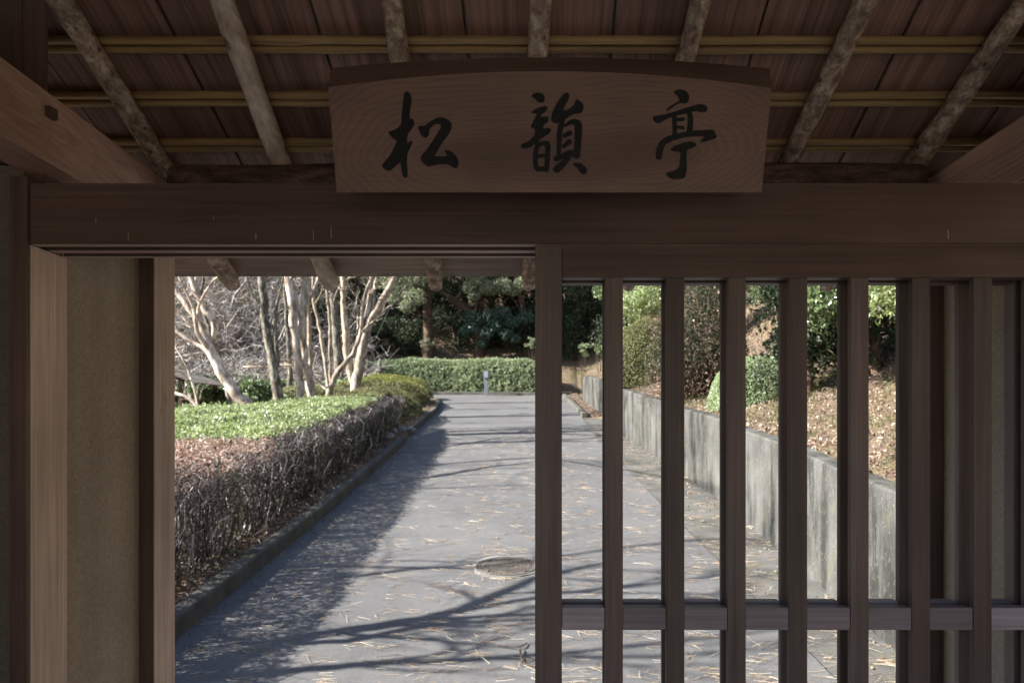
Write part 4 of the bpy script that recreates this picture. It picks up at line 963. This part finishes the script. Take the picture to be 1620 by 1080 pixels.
sp = [  # x, y, crown centre height, radii, clumps, leaf material, label
 (-9.8, 36.0, 2.4, (2.4, 1.6, 2.2), 26, 'leaf_dark', 'dark evergreen behind the stout forked tree'),
 (-6.8, 37.5, 2.4, (2.0, 1.5, 2.6), 34, 'leaf_dark', 'dark evergreen in deep shade behind the straight brown trunk'),
 (-4.2, 37.2, 2.5, (2.0, 1.5, 2.6), 34, 'leaf_dark', 'dark evergreen filling the gap between the brown trunks'),
 (-1.9, 36.6, 2.4, (2.0, 1.5, 2.6), 34, 'leaf_dark', 'dark evergreen behind the crooked-limbed tree'),
 (.6, 36.8, 2.6, (2.0, 1.5, 2.8), 32, 'leaf_dark', 'dark evergreen behind the door post at the top of the road'),
 (2.6, 35.2, 2.6, (1.8, 1.5, 2.8), 30, 'leaf_dark', 'dark evergreen seen through the first gap of the lattice'),
 (5.2, 33.5, 2.8, (2.2, 1.6, 2.8), 30, 'leaf_mid', 'mid-green evergreen above the far end of the retaining wall'),
 (8.2, 31.0, 2.6, (2.2, 1.8, 2.8), 28, 'leaf_dark', 'evergreen high on the bank behind the round clipped bush'),
 (1.9, 34.6, 2.9, (1.3, .9, 1.5), 22, 'leaf_dark', 'evergreen in shade right of the door post, above the low bush'),
 (3.6, 37.5, 3.0, (2.2, 1.5, 2.4), 28, 'leaf_dark', 'tall dark evergreen behind the end of the wall'),
 (-2.9, 38.6, 3.4, (2.6, 1.5, 2.4), 34, 'leaf_dark', 'tall dark evergreen filling the gap above the crooked limb'),
 (-13.5, 40.0, 2.6, (2.2, 1.8, 1.8), 22, 'leaf_dark', 'evergreen on the far slope above the brushwood'),
 (-18.5, 39.0, 2.4, (2.2, 1.8, 1.7), 22, 'leaf_dark', 'evergreen on the far slope behind the leaning pale tree'),
]
for (x, y, hc, rad, n, lf, lab) in sp:
    b = gz(x, y)
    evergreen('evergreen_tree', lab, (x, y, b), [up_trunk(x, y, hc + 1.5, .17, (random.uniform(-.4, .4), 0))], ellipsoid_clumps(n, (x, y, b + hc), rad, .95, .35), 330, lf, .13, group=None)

for (x, y, hc, rad, n, lab) in ((-8.6, 34.3, 1.0, (1.5, .8, .9), 18, 'dark low bush behind the left end of the long hedge'), (-6.9, 34.8, 1.0, (1.4, .8, 1.0), 18, 'dark low bush in shade left of the straight brown trunk'),
    (-4.6, 35.2, 1.1, (1.4, .8, 1.1), 18, 'dark low bush in shade between the two brown trunks'), (-2.6, 35.6, 1.1, (1.4, .8, 1.1), 18, 'dark low bush beside the crooked-limbed tree'), (-.6, 34.8, 1.1, (1.4, .8, 1.1), 18, 'dark low bush at the right end of the long hedge'),
    (1.3, 34.3, 1.2, (1.3, .8, 1.2), 18, 'dark low bush behind the small leafy shrub'), (3.2, 32.6, 1.3, (1.3, .9, 1.3), 18, 'dark low bush behind the end of the retaining wall'), (-10.8, 34.0, 1.1, (1.6, .9, 1.0), 16, 'dark low bush behind the grey shaded trunk')):
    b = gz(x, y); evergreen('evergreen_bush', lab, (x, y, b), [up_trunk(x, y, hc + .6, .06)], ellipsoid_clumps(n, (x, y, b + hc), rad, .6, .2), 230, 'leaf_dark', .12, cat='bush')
# small plants in front of and beside the far hedge
def shrub(label, px, py, Y, rpx, n, leaf, size, per=60, hpx=None, name='shrub', stems=5, stemlen=None, up=.3, droop=0):
    c = P(px, py, Y); g_ = gz(c[0], Y); r = rpx / F * Y; rz = (hpx or rpx) / F * Y
    root = thing(name, label, 'shrub', None, (c[0], Y, g_)); G = Geo()
    for k in range(stems):
        a = RNG.normal(0, .4, 3); b = c + a * np.array([r, r, rz * .5]); q = resample(np.array([[c[0] + a[0] * .1, Y + a[1] * .1, g_ - .05, .013], [*((np.array([c[0], Y, g_]) + b) / 2 + RNG.normal(0, .04, 3)), .010], [*b, .005]]), 7); G.tube(q[:, :3], q[:, 3], 5, False)
    G.obj('stems', M['stem'], root)
    cl = ellipsoid_clumps(n, c, (r, r, rz), r * .42, .3); o = mesh_obj('foliage', *leaves(crown_pts(cl, per, 1), size, up, .5, droop=droop), M[leaf], root); tag(o, kind='stuff'); return root
shrub('small pale shrub rising behind the hedge at the foot of the straight brown trunk', 673, 545, 32.6, 11, 9, 'leaf_pale', .10, 30, 13)
shrub('small leafy shrub with bare stems beside the end of the retaining wall', 924, 553, 27.5, 10, 9, 'leaf_hedge', .10, 34, 11)
shrub('dark leafy shrub above the end of the retaining wall', 948, 545, 26.5, 10, 9, 'leaf_mid', .10, 34, 16)
shrub('light shrub at the corner of the long hedge next to the lattice door', 842, 545, 31.2, 11, 10, 'leaf_pale', .08, 40, 22)
# left garden ground-cover shrubs
for (px, py, Y, r, lab, lf) in ((300, 636, 18.5, 26, 'glossy low shrub under the eave of the small shelter', 'leaf_mid'), (340, 634, 19.0, 26, 'glossy low shrub left of the leaning trunk foot', 'leaf_mid'),
    (300, 655, 16.5, 20, 'low green shrub against the back of the broad hedge', 'leaf_hedge'), (405, 622, 20.0, 28, 'glossy low shrub right of the leaning trunk', 'leaf_mid'), (392, 640, 17.5, 16, 'small low green shrub beside the leaning trunk foot', 'leaf_hedge'), (430, 615, 22.5, 26, 'glossy low shrub behind the dark lichened trunk', 'leaf_mid'),
    (360, 628, 21.0, 30, 'broad glossy low shrub behind the leaning trunk', 'leaf_mid'), (290, 618, 21.5, 30, 'broad low shrub beyond the shelter roof', 'leaf_mid'), (450, 640, 19.0, 16, 'low bright green shrub at the foot of the dark lichened trunk', 'leaf_hedge'), (535, 618, 23.5, 22, 'low shrub between the many-stemmed tree and the stout forked tree', 'leaf_hedge'),
    (468, 628, 21.5, 16, 'low green shrub between the dark trunk and the cream trunks', 'leaf_hedge'), (508, 622, 22.5, 18, 'low shrub behind the many-stemmed tree', 'leaf_olive')):
    shrub(lab, px, py, Y, r * 1.2, 22, lf, .13, 60, 17)

# right bank
for (px, py, Y, r, lab, lf) in ((330, 612, 24.0, 34, 'glossy low shrub at the foot of the brushwood slope, behind the shelter', 'leaf_mid'), (400, 606, 25.0, 34, 'glossy low shrub at the foot of the slope behind the leaning trunk', 'leaf_mid'), (490, 606, 26.0, 30, 'mossy low shrub beyond the cream trunks', 'leaf_olive')):
    shrub(lab, px, py, Y, r, 26, lf, .14, 60, 14)
c = P(1016, 552, 17.0)
mound('round_bush', 'tall rounded olive-green bush on top of the retaining wall', (c[0] + .1, 17.2, gz(c[0], 17.2) - .1), (.92, .9, 1.75), 22000, 'leaf_olive', .045, flat=2.1, inner='leaf_dark')
shrub('light green leafy tree crown behind the rounded olive bush', 1012, 478, 20.5, 44, 34, 'leaf_bright', .09, 120, 36, stems=4)
shrub('broad camellia crown above the rounded olive bush', 1010, 450, 22.5, 60, 34, 'leaf_mid', .10, 140, 30, stems=4)
def dark_shrub():
    Y = 12.5; root = thing('twiggy_shrub', 'dark brown-green shrub with many bare arching stems above the wall', 'shrub', None, (P(1105, 640, Y)[0], Y, gz(P(1105, 640, Y)[0], Y)))
    b = np.array(root.location); N = 420; a = RNG.uniform(0, 2 * math.pi, N); C, _ = shell_pts(N, (b[0], b[1], b[2]), (1.0, .85, 2.1), flat=2.0)
    p0 = np.stack([b[0] + .12 * np.cos(a), b[1] + .12 * np.sin(a), np.full(N, b[2] - .05)], 1); V1 = twigs(p0, C, .011, .003, .10)
    K = C[RNG.integers(0, N, 2600)] + RNG.normal(0, .12, (2600, 3)); V2 = twigs(K, K + RNG.normal(0, .09, K.shape), .0035, .0015, .12)
    o = mesh_obj('stems', *merge(V1, V2), M['stem'], root); tag(o, kind='stuff')
    C2, n2 = shell_pts(21000, (b[0], b[1], b[2] + .0), (1.0, .88, 2.15), flat=2.0); C2 = b + (C2 - b) * RNG.uniform(.55, 1.0, (len(C2), 1)); k = (C2[:, 2] > b[2] + .35 + .3 * RNG.uniform(0, 1, len(C2)))
    o = mesh_obj('foliage', *leaves(C2[k], .045, .2, .5), M['leaf_dark'], root); tag(o, kind='stuff')
    k = RNG.uniform(0, 1, len(C2)) < .12; o = mesh_obj('dry_leaves', *leaves(C2[k] + .02, .045, .2, .5), M['leaf_brown'], root); tag(o, kind='stuff')
dark_shrub()
c = P(1183, 640, 10.5)
mound('clipped_shrub', 'dense green clipped shrub just above the retaining wall', (c[0] + .05, 10.5, gz(c[0], 10.5) - .12), (.62, .62, .82), 15000, 'leaf_hedge', .036, flat=2.3)
c = P(1243, 600, 12.0)
mound('clipped_shrub', 'second green clipped shrub further up the leafy bank', (c[0] + .25, 12.2, gz(c[0], 12.2) - .1), (.75, .7, .55), 9000, 'leaf_hedge', .04, flat=2.2)
# evergreens on the right bank whose boughs hang over the shaded ground
for (x, y, px, py, Y, rp, lf, lab, sz, n, per) in (
   (6.2, 11.5, 1290, 485, 8.4, 46, 'leaf_mid', 'evergreen bough hanging in front of the shaded bank', .075, 40, 150),
   (6.0, 8.8, 1385, 478, 7.0, 34, 'leaf_bright', 'light green glossy bough hanging low beside the end of the lattice', .08, 20, 90),
   (7.2, 15.5, 1215, 455, 13.0, 34, 'leaf_mid', 'evergreen crown at the top edge of the sunlit leaf slope', .09, 26, 120)):
    c = P(px, py, Y); root_b = (x, y, gz(x, y))
    cl = ellipsoid_clumps(n, c + np.array([.3, .2, .2]), (rp / F * Y * 1.3, .7, rp / F * Y * .85), .30, .2)
    t = [[x, y, root_b[2] - .1, .14], [x - .1, y - .3, root_b[2] + 1.6, .11], [(x + c[0]) / 2, (y + Y) / 2, max(root_b[2] + 2.4, c[2] + .8), .07], [c[0], Y, c[2] + .3, .03]]
    if px == 1290:          # unseen limb and leaf clumps added over the road, to shade the bank
        cl = np.r_[cl, ellipsoid_clumps(26, (1.0, 9.2, 4.75), (1.6, 1.7, .5), .42, .2)]
    evergreen('evergreen_tree', lab, root_b, [t] + ([[[x - .1, y - .3, root_b[2] + 1.6, .09], [4.0, 10.4, 5.2, .06], [1.0, 9.2, 4.9, .025]]] if px == 1290 else []), cl, per, lf, sz, cat='tree', up=.25, droop=.7, aspect=.42)
for (x, y, hc, rad, n, lab) in ((3.75, 9.9, 1.05, (.55, .7, .95), 20, 'dark shaded bush on the bank seen between the sixth and seventh bars'), (4.55, 9.6, 1.1, (.75, .7, 1.0), 22, 'dark shaded bush on the bank near the end of the opening'), (5.3, 10.6, 1.6, (1.2, 1.0, 1.4), 24, 'tall dark bush high on the bank near the gate'),
     (4.9, 12.6, 1.5, (1.0, 1.0, 1.2), 22, 'dark bush crowning the bank behind the hanging bough'), (4.4, 17.5, 1.9, (1.1, 1.2, 1.3), 26, 'dark evergreen bush on the slope behind the twiggy shrub'), (5.4, 16.0, 1.3, (.9, .9, .9), 20, 'dark bush on the leafy slope beside the twiggy shrub'), (5.2, 21.0, 2.2, (1.6, 1.3, 1.6), 26, 'dark evergreen bush rising behind the rounded olive bush'), (6.6, 9.4, 2.0, (1.6, 1.3, 1.6), 24, 'tall dark bush highest on the bank beside the gate'), (10.5, 19.5, 2.2, (2.4, 2.0, 2.0), 26, 'dark thicket at the crest of the bank'), (7.6, 23.5, 2.4, (2.2, 2.0, 2.2), 26, 'dark thicket behind the light green crown'), (9.5, 27.5, 2.6, (2.5, 2.0, 2.5), 26, 'dark thicket far up the bank'), (11.5, 15.0, 2.6, (2.5, 2.2, 2.4), 24, 'dark thicket on the skyline of the bank')):
    b = gz(x, y); evergreen('evergreen_bush', lab, (x, y, b), [up_trunk(x, y, hc + .6, .07)], ellipsoid_clumps(n, (x, y, b + hc), rad, .5, .3), 260, 'leaf_dark', .085, cat='bush')

# bare brushwood over the far left slope
def brush():
    N = 2100; y = RNG.uniform(23.5, 44, N); x = RNG.uniform(-26, -7.2, N); k = x < -.235 * y - 1.0; x, y = x[k], y[k]; N = len(x)
    z = ground_z(x, y); h = RNG.uniform(.7, 2.3, N) * np.where(y > 30, 1.1, .8)
    p0 = np.stack([x, y, z - .05], 1); dv = RNG.normal(0, .6, (N, 3)); dv[:, 2] = 1; p1 = p0 + dv * h[:, None]
    r = RNG.uniform(.012, .034, N); parts = [twigs(p0, p1, r, r * .4, .09)]
    K = 10; t = RNG.uniform(.3, 1, (N, K, 1)); b = (p0[:, None] + (p1 - p0)[:, None] * t).reshape(-1, 3); d = RNG.normal(0, 1, b.shape); d[:, 2] = np.abs(d[:, 2]) * .35 ; d /= np.linalg.norm(d, axis=1)[:, None]
    ln = RNG.uniform(.25, .95, (len(b), 1)); e = b + d * ln; parts.append(twigs(b, e, .013, .006, .14))
    e2 = (b + e) / 2; sel = RNG.uniform(0, 1, len(e2)) < .7; d2 = RNG.normal(0, 1, e2.shape); d2[:, 2] += .2; d2 /= np.linalg.norm(d2, axis=1)[:, None]
    parts.append(twigs(e2[sel], (e2 + d2 * ln * .8)[sel], .009, .004, .14))
    o = mesh_obj('brushwood', *merge(*parts), M['twig_far'])
    tag(o, 'tangled bare grey brushwood covering the slope behind the pale trees', 'brushwood', kind='stuff')
brush()

# ------------------------------------------------------------------ litter, grass, needles
def scatter_litter():
    # right bank
    def pts(N, xf, ylo, yhi, pw=1.0):
        y = ylo + (yhi - ylo) * RNG.uniform(0, 1, N) ** pw; x = xf(y, RNG.uniform(0, 1, N)); return np.stack([x, y, ground_z(x, y) + RNG.uniform(.0, .035, N)], 1)
    C = [pts(42000, lambda y, u: wall_x(y) + .19 + u * 5.2, 2.5, 20, 1.2), pts(9000, lambda y, u: wall_x(y) + .2 + u * 9, 17, 31), pts(9000, lambda y, u: road_r(y) + .32 + u * np.maximum(.05, (wall_x(y) - road_r(y) - .3)), 20.6, 31), pts(5000, lambda y, u: .3 + u * 3.5, 30.8, 35.5)]
    o = mesh_obj('fallen_leaves', *leaves(np.concatenate(C), .046, .55, .5, .35), M['litter']); tag(o, 'dry brown leaves strewn over the bank above the retaining wall', 'leaves', kind='stuff')
    C = [pts(9000, lambda y, u: kerb_x(y) - .12 - u * .75, 3, 18.5, 1.1), pts(12000, lambda y, u: -22 + u * 14, 26, 44), pts(3500, lambda y, u: kerb_x(y) - .15 - u * 1.1, 16, 26), pts(5000, lambda y, u: -10 + u * 9.5, 32.6, 38)]
    o = mesh_obj('leaf_litter', *leaves(np.concatenate(C), .05, .6, .5, .3), M['litter']); tag(o, 'brown leaf litter under the hedge and beneath the garden trees', 'leaves', kind='stuff')
    # tufts of grass on the sunny bank
    N = 260; y = 3.2 + RNG.uniform(0, 1, N) * 9; x = wall_x(y) + .25 + RNG.uniform(0, 1, N) * 2.4; k = fbm(x, y, 2.0) > -.1; x, y = x[k], y[k]; n = 34
    bx = np.repeat(x, n) + RNG.normal(0, .07, len(x) * n); by = np.repeat(y, n) + RNG.normal(0, .07, len(x) * n); bz = ground_z(bx, by)
    hgt = RNG.uniform(.05, .16, len(bx)); dx = RNG.normal(0, .035, len(bx)); dy = RNG.normal(0, .035, len(bx)); wv = RNG.uniform(0, 6.28, len(bx)); wx = .0028 * np.cos(wv); wy = .0028 * np.sin(wv)
    V = np.stack([np.stack([bx - wx, by - wy, bz - .01], 1), np.stack([bx + wx, by + wy, bz - .01], 1), np.stack([bx + dx + wx * .3, by + dy, bz + hgt], 1), np.stack([bx + dx - wx * .3, by + dy, bz + hgt], 1)], 1).reshape(-1, 3)
    o = mesh_obj('grass', V, np.arange(len(V)).reshape(-1, 4), M['grass']); tag(o, 'tufts of thin grass among the dry leaves on the bank', 'grass', kind='stuff')
scatter_litter()
def needles():
    N = 2300; y = 3.7 + 14 * RNG.uniform(0, 1, N) ** 1.7; xr = wall_x(y) - .03; xl = kerb_x(y) + .05; x = xl + (xr - xl) * RNG.uniform(0, 1, N) ** .85
    pa = RNG.normal(0, .35, N)                         # bundles lie roughly across the road, where the wind left them
    P0, P1 = [], []
    for k in range(4):
        on = RNG.uniform(0, 1, N) < (1 if k < 2 else .45)
        a = pa + RNG.normal(0, .16 if k < 2 else .8, N); L = RNG.uniform(.05, .15, N); ox = x + RNG.normal(0, .045, N) * (k > 0); oy = y + RNG.normal(0, .03, N) * (k > 0)
        p0 = np.stack([ox, oy, road_z(oy) + .008 + .002 * k], 1); p1 = np.stack([ox + L * np.cos(a), oy + L * np.sin(a), road_z(oy + L * np.sin(a)) + .009 + .003 * k], 1); P0.append(p0[on]); P1.append(p1[on])
    P0 = np.concatenate(P0); P1 = np.concatenate(P1)
    P0[:, 2] += .006 * fbm(P0[:, 0], P0[:, 1], 1.9); P1[:, 2] += .006 * fbm(P1[:, 0], P1[:, 1], 1.9)
    V, Q = twigs(P0, P1, .0014, .0009, .03); o = mesh_obj('pine_needles', V, Q, M['needle']); tag(o, 'pale dry pine needles scattered over the grey road', 'needles', kind='stuff')
    N = 700; y = 4 + 16 * RNG.uniform(0, 1, N); u = RNG.uniform(0, 1, N); x = np.where(u < .6, wall_x(y) - np.abs(RNG.normal(0, .25, N)), kerb_x(y) + .02 + np.abs(RNG.normal(0, .12, N)))
    o = mesh_obj('leaf_scraps', *leaves(np.stack([x, y, road_z(y) + .014], 1), .03, .75, .6, .2), M['litter']); tag(o, 'small leaf scraps gathered along the edges of the road', 'leaves', kind='stuff')
needles()

# single leaves and the fallen twig that can be made out
def one_leaf(px, py, size, mat, label):
    y = 2200.0 / (py - 553.0); x = (px - PX) / F * y; z = float(road_z(y)) + .012
    n = 5; V = []; Q = []; a = random.uniform(0, 6)
    for i in range(n):
        t = i / (n - 1); w = size * .33 * math.sin(math.pi * (.08 + .86 * t)); lx = size * (t - .5); lift = size * .25 * (2 * t - 1) ** 2
        for s in (-1, 0, 1): V.append((x + lx * math.cos(a) - s * w * math.sin(a), y + lx * math.sin(a) + s * w * math.cos(a), z + lift + abs(s) * w * .35))
    for i in range(n - 1):
        for s in (0, 1): b = i * 3 + s; Q.append([b, b + 1, b + 4, b + 3])
    o = mesh_obj('fallen_leaf', V, np.array(Q), mat, None, True); tag(o, label, 'leaf', 'single fallen leaves on the road'); return o
one_leaf(1316, 938, .06, M['leaf_brown'], 'curled rust-brown leaf at the foot of the retaining wall')
one_leaf(1110, 826, .06, M['leaf_brown'], 'reddish leaf on the road seen between the third and fourth bars')
one_leaf(1007, 792, .05, M['leaf_brown'], 'small brown leaf on the road beyond the first gaps of the lattice')
one_leaf(785, 852, .035, M['leaf_brown'], 'tiny dark leaf on the open road above the manhole cover')
one_leaf(442, 992, .07, M['leaf_pale'], 'pale green leaf lying in the dappled shade near the kerb')
one_leaf(467, 945, .07, M['leaf_brown'], 'tan curled leaf in the hedge shadow near the kerb')
one_leaf(1225, 907, .05, M['leaf_bright'], 'green leaf on the concrete verge before the retaining wall')
def fallen_twig():
    G = Geo()
    def g2(px, py, r, dz=.012): y = 2200.0 / (py - 553.0); return [(px - PX) / F * y, y, float(road_z(y)) + dz, r]
    for l in ([g2(789, 1023, .003), g2(805, 1028, .004, .03), g2(822, 1030, .005, .03), g2(834, 1019, .004)], [g2(822, 1030, .005, .03), g2(826, 1050, .006), g2(846, 1058, .004)], [g2(826, 1050, .006), g2(832, 1047, .003, .04), g2(842, 1043, .002)]):
        q = resample(np.array(l), 9); G.tube(q[:, :3], q[:, 3], 6)
    o = G.obj('fallen_twig', M['bark_brown']); tag(o, 'small forked brown twig lying on the road beside the door post', 'twig')
fallen_twig()

# ------------------------------------------------------------------ manhole cover, rocks, lamp post, shelter
def manhole():
    y0 = 6.42; x0 = (803 - PX) / F * y0; z0 = float(road_z(y0)); R0 = .275; sl = .12
    root = thing('manhole_cover', 'round rusty manhole cover with raised tread in a pale concrete collar', 'manhole cover', None, (x0, y0, z0))
    def T(x, y, z): return (x0 + x, y0 + y, z0 + sl * y + z)
    # uneven concrete collar
    n = 40; V = []; Q = []
    for i in range(n):
        a = 2 * math.pi * i / n; ro = R0 * 1.22 + .02 * math.sin(3 * a + 1) + .012 * math.sin(7 * a)
        for r, z in ((R0 + .012, -.02), (R0 + .014, .010), (R0 * 1.14, .009), (ro, .004), (ro + .01, -.02)): V.append(T(r * math.cos(a), r * math.sin(a), z))
    for i in range(n):
        for k in range(4): a, b = i * 5 + k, ((i + 1) % n) * 5 + k; Q.append([a, a + 1, b + 1, b])
    mesh_obj('collar', V, np.array(Q), M['collar'], root)
    bm = bmesh.new(); prof = [(R0, -.02), (R0, .011), (R0 - .018, .012), (R0 - .022, .007), (.001, .007)]; rings = []
    for r, z in prof: rings.append([bm.verts.new(T(r * math.cos(2 * math.pi * i / 48), r * math.sin(2 * math.pi * i / 48), z)) for i in range(48)])
    for a, b in zip(rings[:-1], rings[1:]):
        for i in range(48): bm.faces.new([a[i], a[(i + 1) % 48], b[(i + 1) % 48], b[i]])
    bm_obj('lid', bm, M['iron'], root)
    bm = bmesh.new(); s = .042
    for i in range(-8, 9):
        for j in range(-8, 9):
            x, y = (i + j) * s * .62, (i - j) * s * .62
            if math.hypot(x, y) > R0 - .045 or (abs(x) < .06 and abs(y) < .03): continue
            v = [bm.verts.new(T(x + a, y + b, z)) for z, w in ((.0068, .0125), (.0145, .009)) for a, b in ((-w, -w), (w, -w), (w, w), (-w, w))]
            bm.faces.new(v[4:]); [bm.faces.new([v[k], v[(k + 1) % 4], v[4 + (k + 1) % 4], v[4 + k]]) for k in range(4)]
    o = bm_obj('tread', bm, M['iron'], root); tag(o, kind='stuff')
    bm = bmesh.new(); add_box(bm, x0 - .05, x0 + .05, y0 - .024, y0 + .024, z0 + .004, z0 + .016, .004); bm_obj('boss', bm, M['iron'], root)
    for a in (.7, 2.45, 3.9, 5.5):
        bm = bmesh.new(); bmesh.ops.create_cone(bm, segments=10, radius1=.017, radius2=.014, depth=.012, cap_ends=True)
        px_, py_, pz_ = T((R0 - .045) * math.cos(a), (R0 - .045) * math.sin(a), .013)
        bmesh.ops.translate(bm, verts=bm.verts[:], vec=(px_, py_, pz_)); bm_obj('bolt', bm, M['iron'], root)
manhole()
def rock(px, py, wpx, label):
    Y = 2068.0 / (py - 553.0); c = P(px, py, Y); c[2] = gz(c[0], Y); r = wpx / F * Y / 2
    bm = bmesh.new(); bmesh.ops.create_icosphere(bm, subdivisions=3, radius=1)
    s = random.uniform(0, 99)
    for v in bm.verts:
        f = 1 + .28 * mnoise.noise(v.co * 1.3 + Vector((s, 0, 0))) + .1 * mnoise.noise(v.co * 4 + Vector((s, 3, 0)))
        v.co = Vector((v.co.x * r * f, v.co.y * r * f * .9, v.co.z * r * f * .75)) + Vector((c[0], Y, c[2] + r * .3))
    o = bm_obj('rock', bm, M['rock'], None, False); tag(o, label, 'rock', 'pale rocks in the gap between the kerbs')
for a in ((612, 694, 22, 'long pale rock under the hedge beside the kerb end'), (622, 684, 14, 'small pale rock behind the long one at the kerb end'), (636, 682, 17, 'rounded pale rock in the middle of the kerb gap'), (651, 678, 15, 'mottled pale rock against the start of the far kerb'), (592, 698, 14, 'pale rock furthest under the hedge'), (575, 704, 10, 'smallest pale rock half hidden by hedge stems')): rock(*a)
def bollard():
    Y = 30.2; x = (769.5 - PX) / F * Y; z = float(road_z(Y)); r = .105
    root = thing('bollard_light', 'short grey garden lamp post with a square head in front of the long hedge', 'lamp post', None, (x, Y, z))
    bm = bmesh.new(); add_box(bm, x - .085, x + .085, Y - .085, Y + .085, z - .05, z + .72, .01); bm_obj('post', bm, M['bollard'], root)
    bm = bmesh.new(); add_box(bm, x - .105, x + .105, Y - .13, Y + .105, z + .745, z + 1.08, .012); bm_obj('lamp_head', bm, M['bollard'], root)
    bm = bmesh.new(); add_box(bm, x - .08, x + .08, Y - .134, Y - .1305, z + .80, z + 1.04); bm_obj('lamp_window', bm, M['lens'], root)
    bm = bmesh.new(); add_box(bm, x - .07, x + .07, Y - .07, Y + .07, z + .7205, z + .7445); bm_obj('neck', bm, M['bollard'], root)
bollard()
def shelter():
    # only the tip of its low eave shows past the gate post
    Y = 17.0; tip = P(314, 606, Y); x0 = tip[0]; zt = tip[2]
    root = thing('garden_shelter', 'small grey shingled shelter roof showing past the clay wall of the gate', 'shelter', None, (x0 - 1.6, Y + 1, gz(x0 - 1.6, Y + 1)))
    rows = 9; run = 1.6; rise = .5
    for k in range(rows):                    # shingle courses, each lapping the one below
        xa = x0 - run * k / rows; xb = x0 - run * (k + 1.25) / rows; za = zt + rise * k / rows + .012; zb = zt + rise * (k + 1.25) / rows
        bm = bmesh.new(); vs = [bm.verts.new(p) for p in ((xa, Y - .05, za + .02), (xa, Y + 2.4, za + .02), (xb, Y + 2.4, zb + .02), (xb, Y - .05, zb + .02), (xa, Y - .05, za - .012), (xa, Y + 2.4, za - .012), (xb, Y + 2.4, zb - .012), (xb, Y - .05, zb - .012))]
        for f in ((0, 1, 2, 3), (7, 6, 5, 4), (0, 4, 5, 1), (1, 5, 6, 2), (2, 6, 7, 3), (3, 7, 4, 0)): bm.faces.new([vs[i] for i in f])
        bm_obj('shingle_course', bm, M['thatch'], root)
    for yy_ in (Y + .25, Y + 2.0):
        b = gz(x0 - .55, yy_); box('post', x0 - .6, x0 - .5, yy_ - .05, yy_ + .05, b - .1, zt + .18, M['bark_brown'], root)
    box('eave_beam', x0 - .62, x0 - .5, Y - .02, Y + 2.3, zt + .10, zt + .17, M['bark_brown'], root)
shelter()
